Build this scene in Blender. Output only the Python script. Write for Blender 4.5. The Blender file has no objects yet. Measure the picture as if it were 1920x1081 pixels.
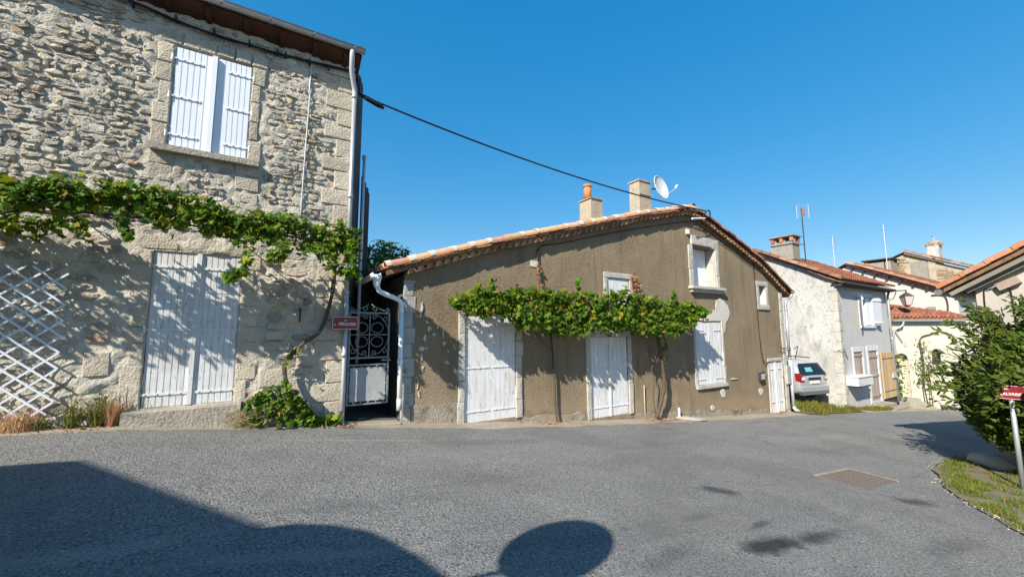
import bpy, math, random
from mathutils import Vector, Matrix, noise
R = math.radians
sc = bpy.context.scene
COL = sc.collection
# ------------------------------------------------------------------ camera, sky, sun, exposure
# World axes: x runs down the street along the house fronts, y points towards them, z up.
cam_d = bpy.data.cameras.new('camera'); cam = bpy.data.objects.new('camera', cam_d); COL.objects.link(cam)
cam_d.sensor_width = 36.0; cam_d.lens = 36.0 * 740 / 1920; cam_d.clip_start = 0.05; cam_d.clip_end = 2000
T, P, RO = R(58.9), R(6.03), R(-0.17)
fw = Vector((math.cos(T) * math.cos(P), math.sin(T) * math.cos(P), math.sin(P)))
r0 = Vector((math.sin(T), -math.cos(T), 0)); u0 = r0.cross(fw)
rt = r0 * math.cos(RO) + u0 * math.sin(RO); up = u0 * math.cos(RO) - r0 * math.sin(RO)
m = Matrix((rt, up, -fw)).transposed().to_4x4(); m.translation = Vector((0, 0, 1.6))
cam.matrix_world = m
sc.camera = cam
SUN_TAN = 0.75
sdir = Vector((0.903, 0.430, -SUN_TAN)).normalized()
elev = math.atan(SUN_TAN)
w = bpy.data.worlds.new('World'); sc.world = w; w.use_nodes = True
nt = w.node_tree; bg = nt.nodes['Background']
sky = nt.nodes.new('ShaderNodeTexSky'); sky.sky_type = 'NISHITA'; sky.sun_disc = False
sky.sun_elevation = elev
sky.sun_rotation = math.atan2(-0.903, -0.430)
sky.altitude = 100; sky.air_density = 1.0; sky.dust_density = 0.3; sky.ozone_density = 3.0
gam = nt.nodes.new('ShaderNodeGamma'); gam.inputs['Gamma'].default_value = .42          # clear deep blue sky of the photograph: even and saturated
grade = nt.nodes.new('ShaderNodeHueSaturation'); grade.inputs['Saturation'].default_value = 2.4; grade.inputs['Value'].default_value = 1.66
nt.links.new(sky.outputs[0], gam.inputs['Color']); nt.links.new(gam.outputs[0], grade.inputs['Color']); nt.links.new(grade.outputs[0], bg.inputs[0]); bg.inputs[1].default_value = 0.15
sl = bpy.data.lights.new('sun', 'SUN'); sl.energy = 5.0; sl.angle = R(0.53); sl.color = (1.0, 0.925, 0.80)
so = bpy.data.objects.new('sun', sl); COL.objects.link(so); so.location = (0, 0, 30)
so.rotation_euler = sdir.to_track_quat('-Z', 'Y').to_euler()
sc.view_settings.view_transform = 'Standard'; sc.view_settings.look = 'None'
sc.view_settings.exposure = 0.75; sc.view_settings.gamma = 1.0; sc.view_settings.use_curve_mapping = False

# ------------------------------------------------------------------ helpers
KN = [(-300, 9), (-60, 4.5), (-10, 1.0), (-2.67, .25), (-1.6, .18), (1.04, -.12), (2, -.235), (3.24, -.375), (6.33, -.70),
      (10.3, -1.065), (16, -1.53), (24, -2.15), (32, -2.7), (60, -3.6), (300, -6)]
def lerp_tab(t, x):
    if x <= t[0][0]: return t[0][1]
    for (a, b), (c, d) in zip(t, t[1:]):
        if x <= c: return b + (d - b) * (x - a) / (c - a)
    return t[-1][1]
def gz(x, y): return lerp_tab(KN, x) + .027 * max(-40, min(40, y))
LOC = {}
def tag(o, label=None, cat=None, group=None, kind=None):
    if label: o['label'] = label
    if cat: o['category'] = cat
    if group: o['group'] = group
    if kind: o['kind'] = kind
    return o
def thing(name, label, cat, loc=(0, 0, 0), group=None, rz=0):
    o = bpy.data.objects.new(name, None); COL.objects.link(o); o.location = loc; o.rotation_euler = (0, 0, rz)
    o.empty_display_size = .2
    LOC[o.name] = Vector(loc)
    return tag(o, label, cat, group)
def link(name, me, parent=None, mat=None, local=False):
    o = bpy.data.objects.new(name, me); COL.objects.link(o)
    if parent is not None:
        o.parent = parent
        if not local and parent.name in LOC: o.matrix_parent_inverse = Matrix.Translation(-LOC[parent.name])
    return o
class MB:
    def __init__(s): s.v = []; s.f = []; s.c = []; s.mi = []
    def face(s, pts, c=None, mi=0):
        n = len(s.v); s.v += [tuple(p) for p in pts]; s.f.append(tuple(range(n, n + len(pts)))); s.c.append(c); s.mi.append(mi)
    def add(s, vs, fs, c=None, mi=0):
        n = len(s.v); s.v += [tuple(p) for p in vs]
        for f in fs: s.f.append(tuple(i + n for i in f)); s.c.append(c); s.mi.append(mi)
    def box(s, x0, x1, y0, y1, z0, z1, c=None, mi=0):
        v = [(x0, y0, z0), (x1, y0, z0), (x1, y1, z0), (x0, y1, z0), (x0, y0, z1), (x1, y0, z1), (x1, y1, z1), (x0, y1, z1)]
        s.add(v, [(0, 3, 2, 1), (4, 5, 6, 7), (0, 1, 5, 4), (1, 2, 6, 5), (2, 3, 7, 6), (3, 0, 4, 7)], c, mi); return s
    def obox(s, p0, p1, w_, h_, upv=(0, 0, 1), c=None, mi=0):      # bar from p0 to p1, width across, height along up
        p0, p1 = Vector(p0), Vector(p1); d = (p1 - p0).normalized(); u = Vector(upv); a = d.cross(u)
        if a.length < 1e-4: a = d.cross(Vector((1, 0, 0)))
        a.normalize(); u = a.cross(d).normalized(); a = a * w_ / 2; u = u * h_ / 2
        v = [p0 - a - u, p0 + a - u, p0 + a + u, p0 - a + u, p1 - a - u, p1 + a - u, p1 + a + u, p1 - a + u]
        s.add(v, [(0, 1, 2, 3), (7, 6, 5, 4), (0, 4, 5, 1), (1, 5, 6, 2), (2, 6, 7, 3), (3, 7, 4, 0)], c, mi); return s
    def tube(s, pts, r, n=8, c=None, mi=0, cap=True):
        pts = [Vector(p) for p in pts]; rs = r if isinstance(r, (list, tuple)) else [r] * len(pts)
        base = len(s.v); prev = None
        for i, p in enumerate(pts):
            d = (pts[min(i + 1, len(pts) - 1)] - pts[max(i - 1, 0)]).normalized()
            if prev is None:
                a = d.cross(Vector((0, 0, 1)))
                if a.length < 1e-3: a = d.cross(Vector((1, 0, 0)))
            else: a = prev - d * prev.dot(d)
            a.normalize(); prev = a; b = d.cross(a)
            for k in range(n):
                t = 2 * math.pi * k / n; s.v.append(tuple(p + (a * math.cos(t) + b * math.sin(t)) * rs[i]))
        for i in range(len(pts) - 1):
            for k in range(n):
                k2 = (k + 1) % n
                s.f.append((base + i * n + k, base + i * n + k2, base + (i + 1) * n + k2, base + (i + 1) * n + k)); s.c.append(c); s.mi.append(mi)
        if cap:
            s.f.append(tuple(base + k for k in range(n))[::-1]); s.c.append(c); s.mi.append(mi)
            e = base + (len(pts) - 1) * n; s.f.append(tuple(e + k for k in range(n))); s.c.append(c); s.mi.append(mi)
        return s
    def cyl(s, p, r, h, n=12, r2=None, c=None): return s.tube([p, Vector(p) + Vector((0, 0, h))], [r, r if r2 is None else r2], n, c)
    def mesh(s, name, mats, smooth=False):
        me = bpy.data.meshes.new(name); me.from_pydata(s.v, [], s.f)
        for mm in (mats if isinstance(mats, (list, tuple)) else [mats]): me.materials.append(mm)
        if any(s.mi): me.polygons.foreach_set('material_index', s.mi)
        if any(c is not None for c in s.c):
            a = me.color_attributes.new('tint', 'FLOAT_COLOR', 'CORNER')
            buf = []
            for f, c in zip(s.f, s.c):
                c = c or (.5, .5, .5)
                buf += [c[0], c[1], c[2], 1.0] * len(f)
            a.data.foreach_set('color', buf)
        if smooth: me.polygons.foreach_set('use_smooth', [True] * len(me.polygons))
        me.update(); return me
    def build(s, name, mats, parent=None, smooth=False, local=False):
        return link(name, s.mesh(name, mats, smooth), parent, local=local)

def smooth_path(pts, n=6):
    P_ = [Vector(p) for p in pts]; out = []
    for i in range(len(P_) - 1):
        a, b, c, d = P_[max(i - 1, 0)], P_[i], P_[i + 1], P_[min(i + 2, len(P_) - 1)]
        for k in range(n):
            t = k / n
            out.append(.5 * ((2 * b) + (c - a) * t + (2 * a - 5 * b + 4 * c - d) * t * t + (3 * b - a - 3 * c + d) * t ** 3))
    out.append(P_[-1]); return out

# ------------------------------------------------------------------ materials
def mat(name, base=(.5, .5, .5), rough=.8, spec=.3, metal=0.0, c2=None, nscale=4, nfac=.5, bump=0.0, bscale=40, bdetail=6,
        tint=None, vari=0.0, trans=0.0, layers=(), coat=0.0, bump2=None):
    """c2: second colour mixed in by noise; tint: attribute factor; vari: per-object value change; layers: (colour, scale, lo, hi, amount, stretch)"""
    M = bpy.data.materials.new(name); M.use_nodes = True; t = M.node_tree; N = t.nodes; L = t.links
    b = N['Principled BSDF']; b.inputs['Roughness'].default_value = rough; b.inputs['Metallic'].default_value = metal
    b.inputs['Specular IOR Level'].default_value = spec
    if coat: b.inputs['Coat Weight'].default_value = coat; b.inputs['Coat Roughness'].default_value = .05
    tc = N.new('ShaderNodeTexCoord'); co = tc.outputs['Object']
    def rgb(c): n = N.new('ShaderNodeRGB'); n.outputs[0].default_value = (*c, 1); return n.outputs[0]
    def mix(f, a, c, mode='MIX'):
        n = N.new('ShaderNodeMix'); n.data_type = 'RGBA'; n.blend_type = mode
        if isinstance(f, float): n.inputs[0].default_value = f
        else: L.new(f, n.inputs[0])
        L.new(a, n.inputs[6]); L.new(c, n.inputs[7]); return n.outputs[2]
    def nz(scale, detail=5, stretch=None, rough_=.6):
        n = N.new('ShaderNodeTexNoise'); n.inputs['Scale'].default_value = scale; n.inputs['Detail'].default_value = detail; n.inputs['Roughness'].default_value = rough_
        if stretch:
            mp = N.new('ShaderNodeMapping'); mp.inputs['Scale'].default_value = stretch; L.new(co, mp.inputs[0]); L.new(mp.outputs[0], n.inputs[0])
        else: L.new(co, n.inputs[0])
        return n.outputs[0]
    def ramp(v, lo, hi):
        n = N.new('ShaderNodeMapRange'); n.inputs[1].default_value = lo; n.inputs[2].default_value = hi; L.new(v, n.inputs[0]); return n.outputs[0]
    c = rgb(base)
    if c2: c = mix(ramp(nz(nscale), .5 - nfac / 2, .5 + nfac / 2), c, rgb(c2))
    for lay in layers:
        col, scl, lo, hi, amt = lay[:5]; st = lay[5] if len(lay) > 5 else None
        f = ramp(nz(scl, 6, st), lo, hi); mu = N.new('ShaderNodeMath'); mu.operation = 'MULTIPLY'; mu.inputs[1].default_value = amt; L.new(f, mu.inputs[0])
        c = mix(mu.outputs[0], c, rgb(col))
    if tint:
        a = N.new('ShaderNodeAttribute'); a.attribute_name = 'tint'
        n = N.new('ShaderNodeMix'); n.data_type = 'RGBA'; n.blend_type = 'MULTIPLY'; n.inputs[0].default_value = 1.0
        s2 = N.new('ShaderNodeVectorMath'); s2.operation = 'SCALE'; s2.inputs['Scale'].default_value = 2.0; L.new(a.outputs['Color'], s2.inputs[0])
        L.new(c, n.inputs[6]); L.new(s2.outputs[0], n.inputs[7]); c = n.outputs[2]
    if vari:
        oi = N.new('ShaderNodeObjectInfo'); mr = N.new('ShaderNodeMapRange'); mr.inputs[3].default_value = 1 - vari; mr.inputs[4].default_value = 1 + vari
        L.new(oi.outputs['Random'], mr.inputs[0]); hs = N.new('ShaderNodeHueSaturation'); L.new(mr.outputs[0], hs.inputs['Value']); L.new(c, hs.inputs['Color'])
        mr2 = N.new('ShaderNodeMapRange'); mr2.inputs[3].default_value = .5 - vari * .05; mr2.inputs[4].default_value = .5 + vari * .05
        m3 = N.new('ShaderNodeMath'); m3.operation = 'FRACT'; m4 = N.new('ShaderNodeMath'); m4.operation = 'MULTIPLY'; m4.inputs[1].default_value = 7.3
        L.new(oi.outputs['Random'], m4.inputs[0]); L.new(m4.outputs[0], m3.inputs[0]); L.new(m3.outputs[0], mr2.inputs[0]); L.new(mr2.outputs[0], hs.inputs['Hue'])
        c = hs.outputs[0]
    L.new(c, b.inputs['Base Color'])
    if bump:
        bn = N.new('ShaderNodeBump'); bn.inputs['Strength'].default_value = min(1, bump * 1.0); bn.inputs['Distance'].default_value = .01 + bump * .02
        L.new(nz(bscale, bdetail), bn.inputs['Height']); nrm = bn.outputs[0]
        if bump2:
            b2 = N.new('ShaderNodeBump'); b2.inputs['Strength'].default_value = bump2[1]; b2.inputs['Distance'].default_value = bump2[2]
            L.new(nz(bump2[0], 4), b2.inputs['Height']); L.new(nrm, b2.inputs['Normal']); nrm = b2.outputs[0]
        L.new(nrm, b.inputs['Normal'])
    if trans:
        tr = N.new('ShaderNodeBsdfTranslucent'); ms = N.new('ShaderNodeMixShader'); ms.inputs[0].default_value = trans
        hs = N.new('ShaderNodeHueSaturation'); hs.inputs['Value'].default_value = 1.6; hs.inputs['Hue'].default_value = .48; L.new(c, hs.inputs['Color'])
        L.new(hs.outputs[0], tr.inputs[0]); out = N['Material Output']
        L.new(b.outputs[0], ms.inputs[1]); L.new(tr.outputs[0], ms.inputs[2]); L.new(ms.outputs[0], out.inputs[0])
    return M

def marked_asphalt():
    M = mat('asphalt', (.205, .203, .198), .9, .15, c2=(.245, .242, .233), nscale=1.3, nfac=.5,
            layers=[((.48, .475, .46), 58, .53, .62, .8), ((.06, .06, .063), 46, .52, .61, .8), ((.13, .13, .13), .7, .5, .62, .35), ((.26, .255, .24), 1.9, .55, .7, .4), ((.17, .165, .155), .55, .5, .75, .6),
                    ((.09, .093, .098), .9, .55, .75, .5, (.4, 2.2, 1))],
            bump=1, bscale=60, bdetail=4, bump2=(22, .5, .02))
    t = M.node_tree; N = t.nodes; L = t.links; b = N['Principled BSDF']; src = b.inputs['Base Color'].links[0].from_socket
    tc = N.new('ShaderNodeTexCoord'); n = N.new('ShaderNodeTexNoise'); n.inputs['Scale'].default_value = 5; n.inputs['Detail'].default_value = 5; L.new(tc.outputs['Object'], n.inputs[0])
    vo = N.new('ShaderNodeTexVoronoi'); vo.feature = 'DISTANCE_TO_EDGE'; vo.inputs['Scale'].default_value = .42
    wn = N.new('ShaderNodeTexNoise'); wn.inputs['Scale'].default_value = 2.2; wn.inputs['Detail'].default_value = 6; L.new(tc.outputs['Object'], wn.inputs[0])
    va = N.new('ShaderNodeVectorMath'); va.operation = 'MULTIPLY_ADD'; va.inputs[1].default_value = (.9, .9, 0); L.new(wn.outputs['Color'], va.inputs[0]); L.new(tc.outputs['Object'], va.inputs[2]); L.new(va.outputs[0], vo.inputs['Vector'])
    cr_ = N.new('ShaderNodeMapRange'); cr_.inputs[1].default_value = .0015; cr_.inputs[2].default_value = .005; cr_.inputs[3].default_value = .38; cr_.inputs[4].default_value = 0; L.new(vo.outputs['Distance'], cr_.inputs[0])
    mk = N.new('ShaderNodeTexNoise'); mk.inputs['Scale'].default_value = .35; L.new(tc.outputs['Object'], mk.inputs[0]); mk2 = N.new('ShaderNodeMapRange'); mk2.inputs[1].default_value = .46; mk2.inputs[2].default_value = .56; L.new(mk.outputs[0], mk2.inputs[0])
    mm = N.new('ShaderNodeMath'); mm.operation = 'MULTIPLY'; L.new(cr_.outputs[0], mm.inputs[0]); L.new(mk2.outputs[0], mm.inputs[1])
    mx = N.new('ShaderNodeMix'); mx.data_type = 'RGBA'; L.new(mm.outputs[0], mx.inputs[0]); L.new(src, mx.inputs[6]); mx.inputs[7].default_value = (.045, .044, .043, 1); src = mx.outputs[2]
    # dark elongated patches mixed into the road colour: centre x, y, half length, half width, angle, strength
    for (x, y, a, b_, ang, st) in DARK_MARKS:
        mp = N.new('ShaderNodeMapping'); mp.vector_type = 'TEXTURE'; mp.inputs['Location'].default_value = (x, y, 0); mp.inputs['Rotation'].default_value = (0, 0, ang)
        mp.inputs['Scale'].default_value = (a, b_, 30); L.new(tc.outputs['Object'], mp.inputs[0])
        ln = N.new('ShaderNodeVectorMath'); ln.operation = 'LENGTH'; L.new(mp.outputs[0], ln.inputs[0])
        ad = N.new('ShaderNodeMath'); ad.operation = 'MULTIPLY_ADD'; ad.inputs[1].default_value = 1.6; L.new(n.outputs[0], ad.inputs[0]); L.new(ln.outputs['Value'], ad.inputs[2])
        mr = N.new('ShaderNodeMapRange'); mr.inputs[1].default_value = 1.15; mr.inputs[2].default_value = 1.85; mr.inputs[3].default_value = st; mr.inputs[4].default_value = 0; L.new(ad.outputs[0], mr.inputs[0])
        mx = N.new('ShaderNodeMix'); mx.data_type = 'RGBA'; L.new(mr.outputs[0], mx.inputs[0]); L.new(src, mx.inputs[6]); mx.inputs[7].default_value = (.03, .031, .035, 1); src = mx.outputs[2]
    for (x, y, a, b_, ang, st) in [(1.3, 6.1, 1.3, .05, -.1, .45), (-.9, 3.65, .6, .14, .1, .4), (.3, 3.2, .9, .10, -.2, .35), (12, 4.6, 3.0, .35, -.1, .22), (2.5, 5.2, 1.6, .5, 0, .2)]:
        mp = N.new('ShaderNodeMapping'); mp.vector_type = 'TEXTURE'; mp.inputs['Location'].default_value = (x, y, 0); mp.inputs['Rotation'].default_value = (0, 0, ang)
        mp.inputs['Scale'].default_value = (a, b_, 30); L.new(tc.outputs['Object'], mp.inputs[0])
        ln = N.new('ShaderNodeVectorMath'); ln.operation = 'LENGTH'; L.new(mp.outputs[0], ln.inputs[0])
        ad = N.new('ShaderNodeMath'); ad.operation = 'MULTIPLY_ADD'; ad.inputs[1].default_value = 1.6; L.new(n.outputs[0], ad.inputs[0]); L.new(ln.outputs['Value'], ad.inputs[2])
        mr = N.new('ShaderNodeMapRange'); mr.inputs[1].default_value = 1.1; mr.inputs[2].default_value = 1.9; mr.inputs[3].default_value = st; mr.inputs[4].default_value = 0; L.new(ad.outputs[0], mr.inputs[0])
        mx = N.new('ShaderNodeMix'); mx.data_type = 'RGBA'; L.new(mr.outputs[0], mx.inputs[0]); L.new(src, mx.inputs[6]); mx.inputs[7].default_value = (.38, .36, .33, 1); src = mx.outputs[2]
    L.new(src, b.inputs['Base Color'])
    return M
DARK_MARKS = [(5.0, 3.22, .34, .16, -.6, .7), (4.05, 2.10, .48, .17, -.03, .9), (4.75, 2.03, .62, .11, -.03, .75), (4.45, 2.40, .26, .06, .1, .55), (7.68, 2.0, .40, .16, -.5, .6), (3.95, 2.75, .3, .08, 0, .3), (6.1, 1.35, .8, .14, -.1, .35), (2.9, 2.3, .5, .12, .2, .3)]
ASPH = marked_asphalt()
MORTAR = mat('lime_mortar', (.55, .505, .43), .95, .1, c2=(.44, .40, .34), nscale=1.6, nfac=.45, layers=[((.52, .46, .37), 9, .55, .7, .5), ((.20, .17, .14), 14, .62, .75, .6)], bump=1, bscale=24, bump2=(7, .6, .03))
LIMEPL = mat('worn_lime_plaster', (.62, .575, .485), .95, .1, c2=(.50, .455, .375), nscale=1.4, nfac=.5, layers=[((.36, .31, .24), 4, .56, .72, .6), ((.72, .69, .62), 9, .58, .7, .5), ((.20, .165, .13), 13, .66, .74, .7)], bump=1, bscale=26, bump2=(8, .6, .03))
STONE = mat('rubble_stone', (.60, .56, .485), .93, .12, c2=(.42, .385, .33), nscale=9, nfac=.4, tint=True, layers=[((.15, .13, .11), 30, .6, .75, .6), ((.6, .57, .50), 22, .6, .72, .5)], bump=1, bscale=55, bump2=(16, .8, .03))
DRESS = mat('dressed_stone', (.56, .51, .43), .93, .12, c2=(.43, .385, .32), nscale=3, nfac=.5, tint=True, layers=[((.22, .20, .17), 18, .58, .75, .6)], bump=1, bscale=38, bump2=(11, .7, .025))
RENDER = mat('brown_render', (.335, .258, .168), .95, .1, c2=(.262, .206, .140), nscale=.8, nfac=.3,
             layers=[((.33, .26, .18), 2.2, .55, .75, .5), ((.14, .112, .085), 1.1, .53, .72, .6, (2.2, 1, .35)), ((.34, .29, .225), 1.6, .56, .74, .5, (1.5, 1, .6)), ((.5, .44, .35), 26, .68, .72, .7, (1.6, 1, .7)), ((.31, .25, .175), 14, .5, .6, .5), ((.15, .115, .08), 18, .55, .65, .45), ((.09, .07, .055), 45, .63, .7, .5)],
             bump=1, bscale=26, bump2=(60, 1, .03))
def weather_render(M):
    t = M.node_tree; N = t.nodes; L = t.links; b = N['Principled BSDF']; src = b.inputs['Base Color'].links[0].from_socket
    tc = N.new('ShaderNodeTexCoord'); sp = N.new('ShaderNodeSeparateXYZ'); L.new(tc.outputs['Object'], sp.inputs[0])
    def math_(op, a, bb, c=None):
        n = N.new('ShaderNodeMath'); n.operation = op
        for i, v in enumerate((a, bb, c)):
            if v is None: continue
            if isinstance(v, (int, float)): n.inputs[i].default_value = v
            else: L.new(v, n.inputs[i])
        return n.outputs[0]
    def noise_(sc_, st=None, det=6):
        n = N.new('ShaderNodeTexNoise'); n.inputs['Scale'].default_value = sc_; n.inputs['Detail'].default_value = det
        mp = N.new('ShaderNodeMapping'); mp.inputs['Scale'].default_value = st or (1, 1, 1); L.new(tc.outputs['Object'], mp.inputs[0]); L.new(mp.outputs[0], n.inputs[0]); return n.outputs[0]
    def rng_(v, a, bb, c, d): n = N.new('ShaderNodeMapRange'); [setattr(n.inputs[i + 1], 'default_value', q) for i, q in enumerate((a, bb, c, d))]; L.new(v, n.inputs[0]); return n.outputs[0]
    def mix_(f, col):
        nonlocal src
        m_ = N.new('ShaderNodeMix'); m_.data_type = 'RGBA'; L.new(f, m_.inputs[0]); L.new(src, m_.inputs[6]); m_.inputs[7].default_value = (*col, 1); src = m_.outputs[2]
    h = math_('ADD', math_('MULTIPLY_ADD', sp.outputs[0], .092, sp.outputs[2]), -.16)      # height above the footway
    hn = math_('MULTIPLY_ADD', noise_(1.3), 1.1, h)
    mix_(rng_(hn, .75, 1.35, .75, 0), (.40, .31, .205))
    hn2 = math_('MULTIPLY_ADD', noise_(3.1), .5, h); mix_(math_('MULTIPLY', rng_(hn2, .22, .52, .8, 0), rng_(noise_(2.2, (1, 1, 1)), .42, .6, 0, 1)), (.17, .14, .11))
    mix_(rng_(math_('MULTIPLY', rng_(noise_(2.6, (3.2, 1, .22)), .52, .72, 0, 1), rng_(noise_(.7), .42, .6, 0, 1)), 0, 1, 0, .55), (.15, .12, .09))
    mix_(rng_(noise_(.55, (1, 1, 1.4)), .5, .72, 0, .45), (.38, .31, .225))
    L.new(src, b.inputs['Base Color'])
weather_render(RENDER)
RENDERLOW = mat('stained_plinth', (.30, .25, .19), .95, .1, c2=(.38, .34, .28), nscale=3, nfac=.4, layers=[((.15, .125, .10), 5, .5, .65, .8), ((.11, .1, .08), 22, .6, .7, .6)], bump=1, bscale=30)
PLASTER = mat('pale_plaster', (.66, .64, .59), .92, .15, c2=(.52, .49, .43), nscale=3, nfac=.4, layers=[((.24, .22, .19), 14, .6, .72, .7)], bump=.8, bscale=26)
QUOINB = mat('greyed_limewash', (.46, .455, .43), .9, .15, c2=(.33, .325, .31), nscale=3, nfac=.4, layers=[((.20, .19, .175), 9, .55, .68, .7), ((.6, .59, .56), 14, .6, .7, .6)], bump=.9, bscale=24)
WHITEST = mat('whitewashed_stone', (.56, .54, .49), .9, .15, c2=(.40, .38, .335), nscale=4, nfac=.4, layers=[((.27, .25, .22), 20, .58, .7, .75)], bump=.9, bscale=30)
WPAINT = mat('white_paint_wood', (.72, .735, .755), .55, .3, c2=(.64, .645, .65), nscale=2.5, nfac=.4, layers=[((.40, .37, .32), 3.0, .52, .72, .55, (7, 1, .6)), ((.28, .24, .19), 24, .60, .68, .8, (1.5, 1, .3)), ((.48, .44, .37), 1.1, .52, .7, .45), ((.42, .38, .33), 40, .68, .74, .7, (1, 1, .25)), ((.60, .58, .54), 3, .6, .75, .5, (3, 1, .3))], bump=.25, bscale=60)
WPAINT2 = mat('fresh_white_paint', (.74, .77, .83), .42, .4, c2=(.76, .79, .84), nscale=2, nfac=.4, bump=.08, bscale=50)
IRONW = mat('white_painted_iron', (.70, .71, .72), .45, .4, layers=[((.30, .17, .1), 30, .66, .74, .6)], bump=.3, bscale=60)
IRONB = mat('dark_iron', (.05, .045, .04), .6, .4, layers=[((.14, .07, .04), 25, .55, .7, .6)], bump=.3, bscale=60)
GATEP = mat('grey_gate_paint', (.27, .29, .31), .5, .4, c2=(.19, .205, .22), nscale=6, nfac=.5, layers=[((.16, .12, .09), 24, .62, .75, .6)], bump=.3, bscale=40)
GATEW = mat('weathered_gate_board', (.46, .47, .47), .7, .3, c2=(.3, .31, .32), nscale=5, nfac=.5, layers=[((.14, .13, .12), 30, .6, .7, .5, (1, 1, .3))], bump=.4, bscale=40)
ZINC = mat('zinc', (.42, .44, .46), .42, .5, .75, c2=(.33, .35, .37), nscale=5, nfac=.5, bump=.1, bscale=20)
PIPEW = mat('pale_grey_pipe', (.52, .55, .60), .4, .45, 0, c2=(.44, .47, .51), nscale=4, nfac=.5, layers=[((.25, .24, .23), 20, .65, .75, .5)])
PIPEZ = mat('weathered_zinc_pipe', (.34, .35, .37), .5, .5, .5, c2=(.48, .50, .53), nscale=4, nfac=.5)
WPVC = mat('white_pipe', (.78, .80, .83), .4, .45, layers=[((.5, .48, .44), 8, .6, .75, .4)])
REDWOOD = mat('red_brown_board', (.10, .040, .025), .75, .25, c2=(.05, .022, .016), nscale=4, nfac=.5, bump=.3, bscale=30)
DARKWOOD = mat('dark_cladding', (.045, .040, .036), .8, .2, c2=(.075, .066, .058), nscale=3, nfac=.6, bump=.5, bscale=25)
TILE = mat('orange_clay_tile', (.56, .235, .115), .85, .2, c2=(.62, .36, .22), nscale=5, nfac=.5, vari=.28, layers=[((.30, .22, .16), 9, .56, .68, .6), ((.66, .60, .52), 16, .62, .7, .6)], bump=.5, bscale=35)
TILEMID = mat('brown_orange_tile', (.40, .21, .13), .88, .15, c2=(.28, .17, .12), nscale=4, nfac=.5, vari=.25, layers=[((.14, .11, .09), 8, .53, .66, .7)], bump=.5, bscale=30)
TILERH = mat('red_orange_tile', (.52, .185, .085), .85, .2, c2=(.42, .19, .11), nscale=3, nfac=.5, vari=.15, layers=[((.36, .33, .28), 5, .54, .66, .8)], bump=.5, bscale=30)
TILEOLD = mat('old_clay_tile', (.34, .17, .10), .9, .15, c2=(.22, .13, .09), nscale=4, nfac=.5, vari=.35, layers=[((.10, .085, .07), 8, .5, .65, .75), ((.50, .38, .26), 13, .62, .72, .5)], bump=.6, bscale=30)
GENOISE = mat('eaves_tile', (.50, .30, .18), .9, .15, c2=(.34, .20, .12), nscale=6, nfac=.5, vari=.35, layers=[((.13, .10, .08), 10, .52, .66, .7)], bump=.5, bscale=30)
TILERED = mat('red_roof_tiles', (.27, .115, .072), .9, .15, c2=(.17, .085, .06), nscale=1.5, nfac=.5, tint=True, layers=[((.10, .07, .055), 6, .55, .7, .7), ((.50, .34, .24), 9, .62, .7, .5)], bump=.5, bscale=20)
TMORT = mat('white_tile_mortar', (.68, .65, .60), .9, .15, c2=(.48, .44, .38), nscale=12, nfac=.5, bump=.8, bscale=50)
CHIM = mat('chimney_render', (.50, .44, .34), .93, .1, c2=(.36, .31, .24), nscale=3, nfac=.5, layers=[((.18, .155, .12), 9, .58, .72, .7)], bump=1, bscale=28)
CHIMG = mat('grey_chimney_render', (.34, .32, .28), .93, .1, c2=(.24, .225, .20), nscale=4, nfac=.5, layers=[((.14, .13, .12), 12, .58, .72, .7)], bump=1, bscale=24)
TERRA = mat('terracotta_pot', (.62, .24, .10), .8, .2, c2=(.5, .2, .1), nscale=6, nfac=.5, bump=.2)
CONC = mat('dusty_concrete', (.36, .315, .25), .95, .1, c2=(.27, .235, .19), nscale=2, nfac=.4, layers=[((.46, .41, .33), 6, .55, .7, .6), ((.14, .12, .10), 12, .6, .7, .6)], bump=.8, bscale=30)
STEPC = mat('step_concrete', (.42, .385, .32), .93, .1, c2=(.29, .26, .215), nscale=4, nfac=.5, layers=[((.12, .11, .09), 16, .6, .72, .6)], bump=1, bscale=26)
SOIL = mat('dry_earth', (.24, .20, .145), .97, .05, c2=(.14, .12, .075), nscale=3, nfac=.5, layers=[((.10, .12, .045), 5, .5, .65, .6)], bump=1, bscale=20)
GRASS = mat('grass_blades', (.115, .15, .035), .7, .2, tint=True, trans=.25)
STRAW = mat('dry_straw', (.36, .285, .16), .8, .15, tint=True, trans=.2)
LEAF = mat('vine_leaf', (.085, .16, .012), .6, .16, tint=True, trans=.32, layers=[((.15, .2, .03), 9, .55, .7, .5)])
LEAFP = [mat('vine_leaf_%s' % n, c, .6, .16, trans=.32, vari=.25) for n, c in
         (('green', (.075, .155, .012)), ('deep', (.04, .095, .010)), ('yellow', (.22, .24, .015)), ('bright', (.12, .21, .014)))]
LEAFB = mat('laurel_leaf', (.062, .100, .010), .5, .28, tint=True, trans=.2)
LEAFBP = [mat('laurel_leaf_%s' % n, c, .5, .28, trans=.22, vari=.25) for n, c in (('dark', (.045, .078, .009)), ('mid', (.080, .125, .012)), ('olive', (.18, .21, .016)))]
LEAFT = mat('tree_leaf', (.075, .13, .02), .6, .3, tint=True, trans=.2)
DEADL = mat('dead_leaf', (.30, .17, .10), .85, .15, tint=True, trans=.2)
BARK = mat('vine_bark', (.085, .062, .045), .95, .1, c2=(.15, .115, .085), nscale=14, nfac=.5, bump=1, bscale=40)
REDEN = mat('red_enamel', (.20, .012, .015), .35, .5, layers=[((.14, .01, .01), 6, .55, .7, .4)])
WHITEEN = mat('white_enamel', (.78, .72, .70), .35, .4)
BLACK = mat('black_plastic', (.015, .015, .017), .45, .4)
CABLE = mat('black_cable', (.012, .012, .013), .6, .3)
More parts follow.
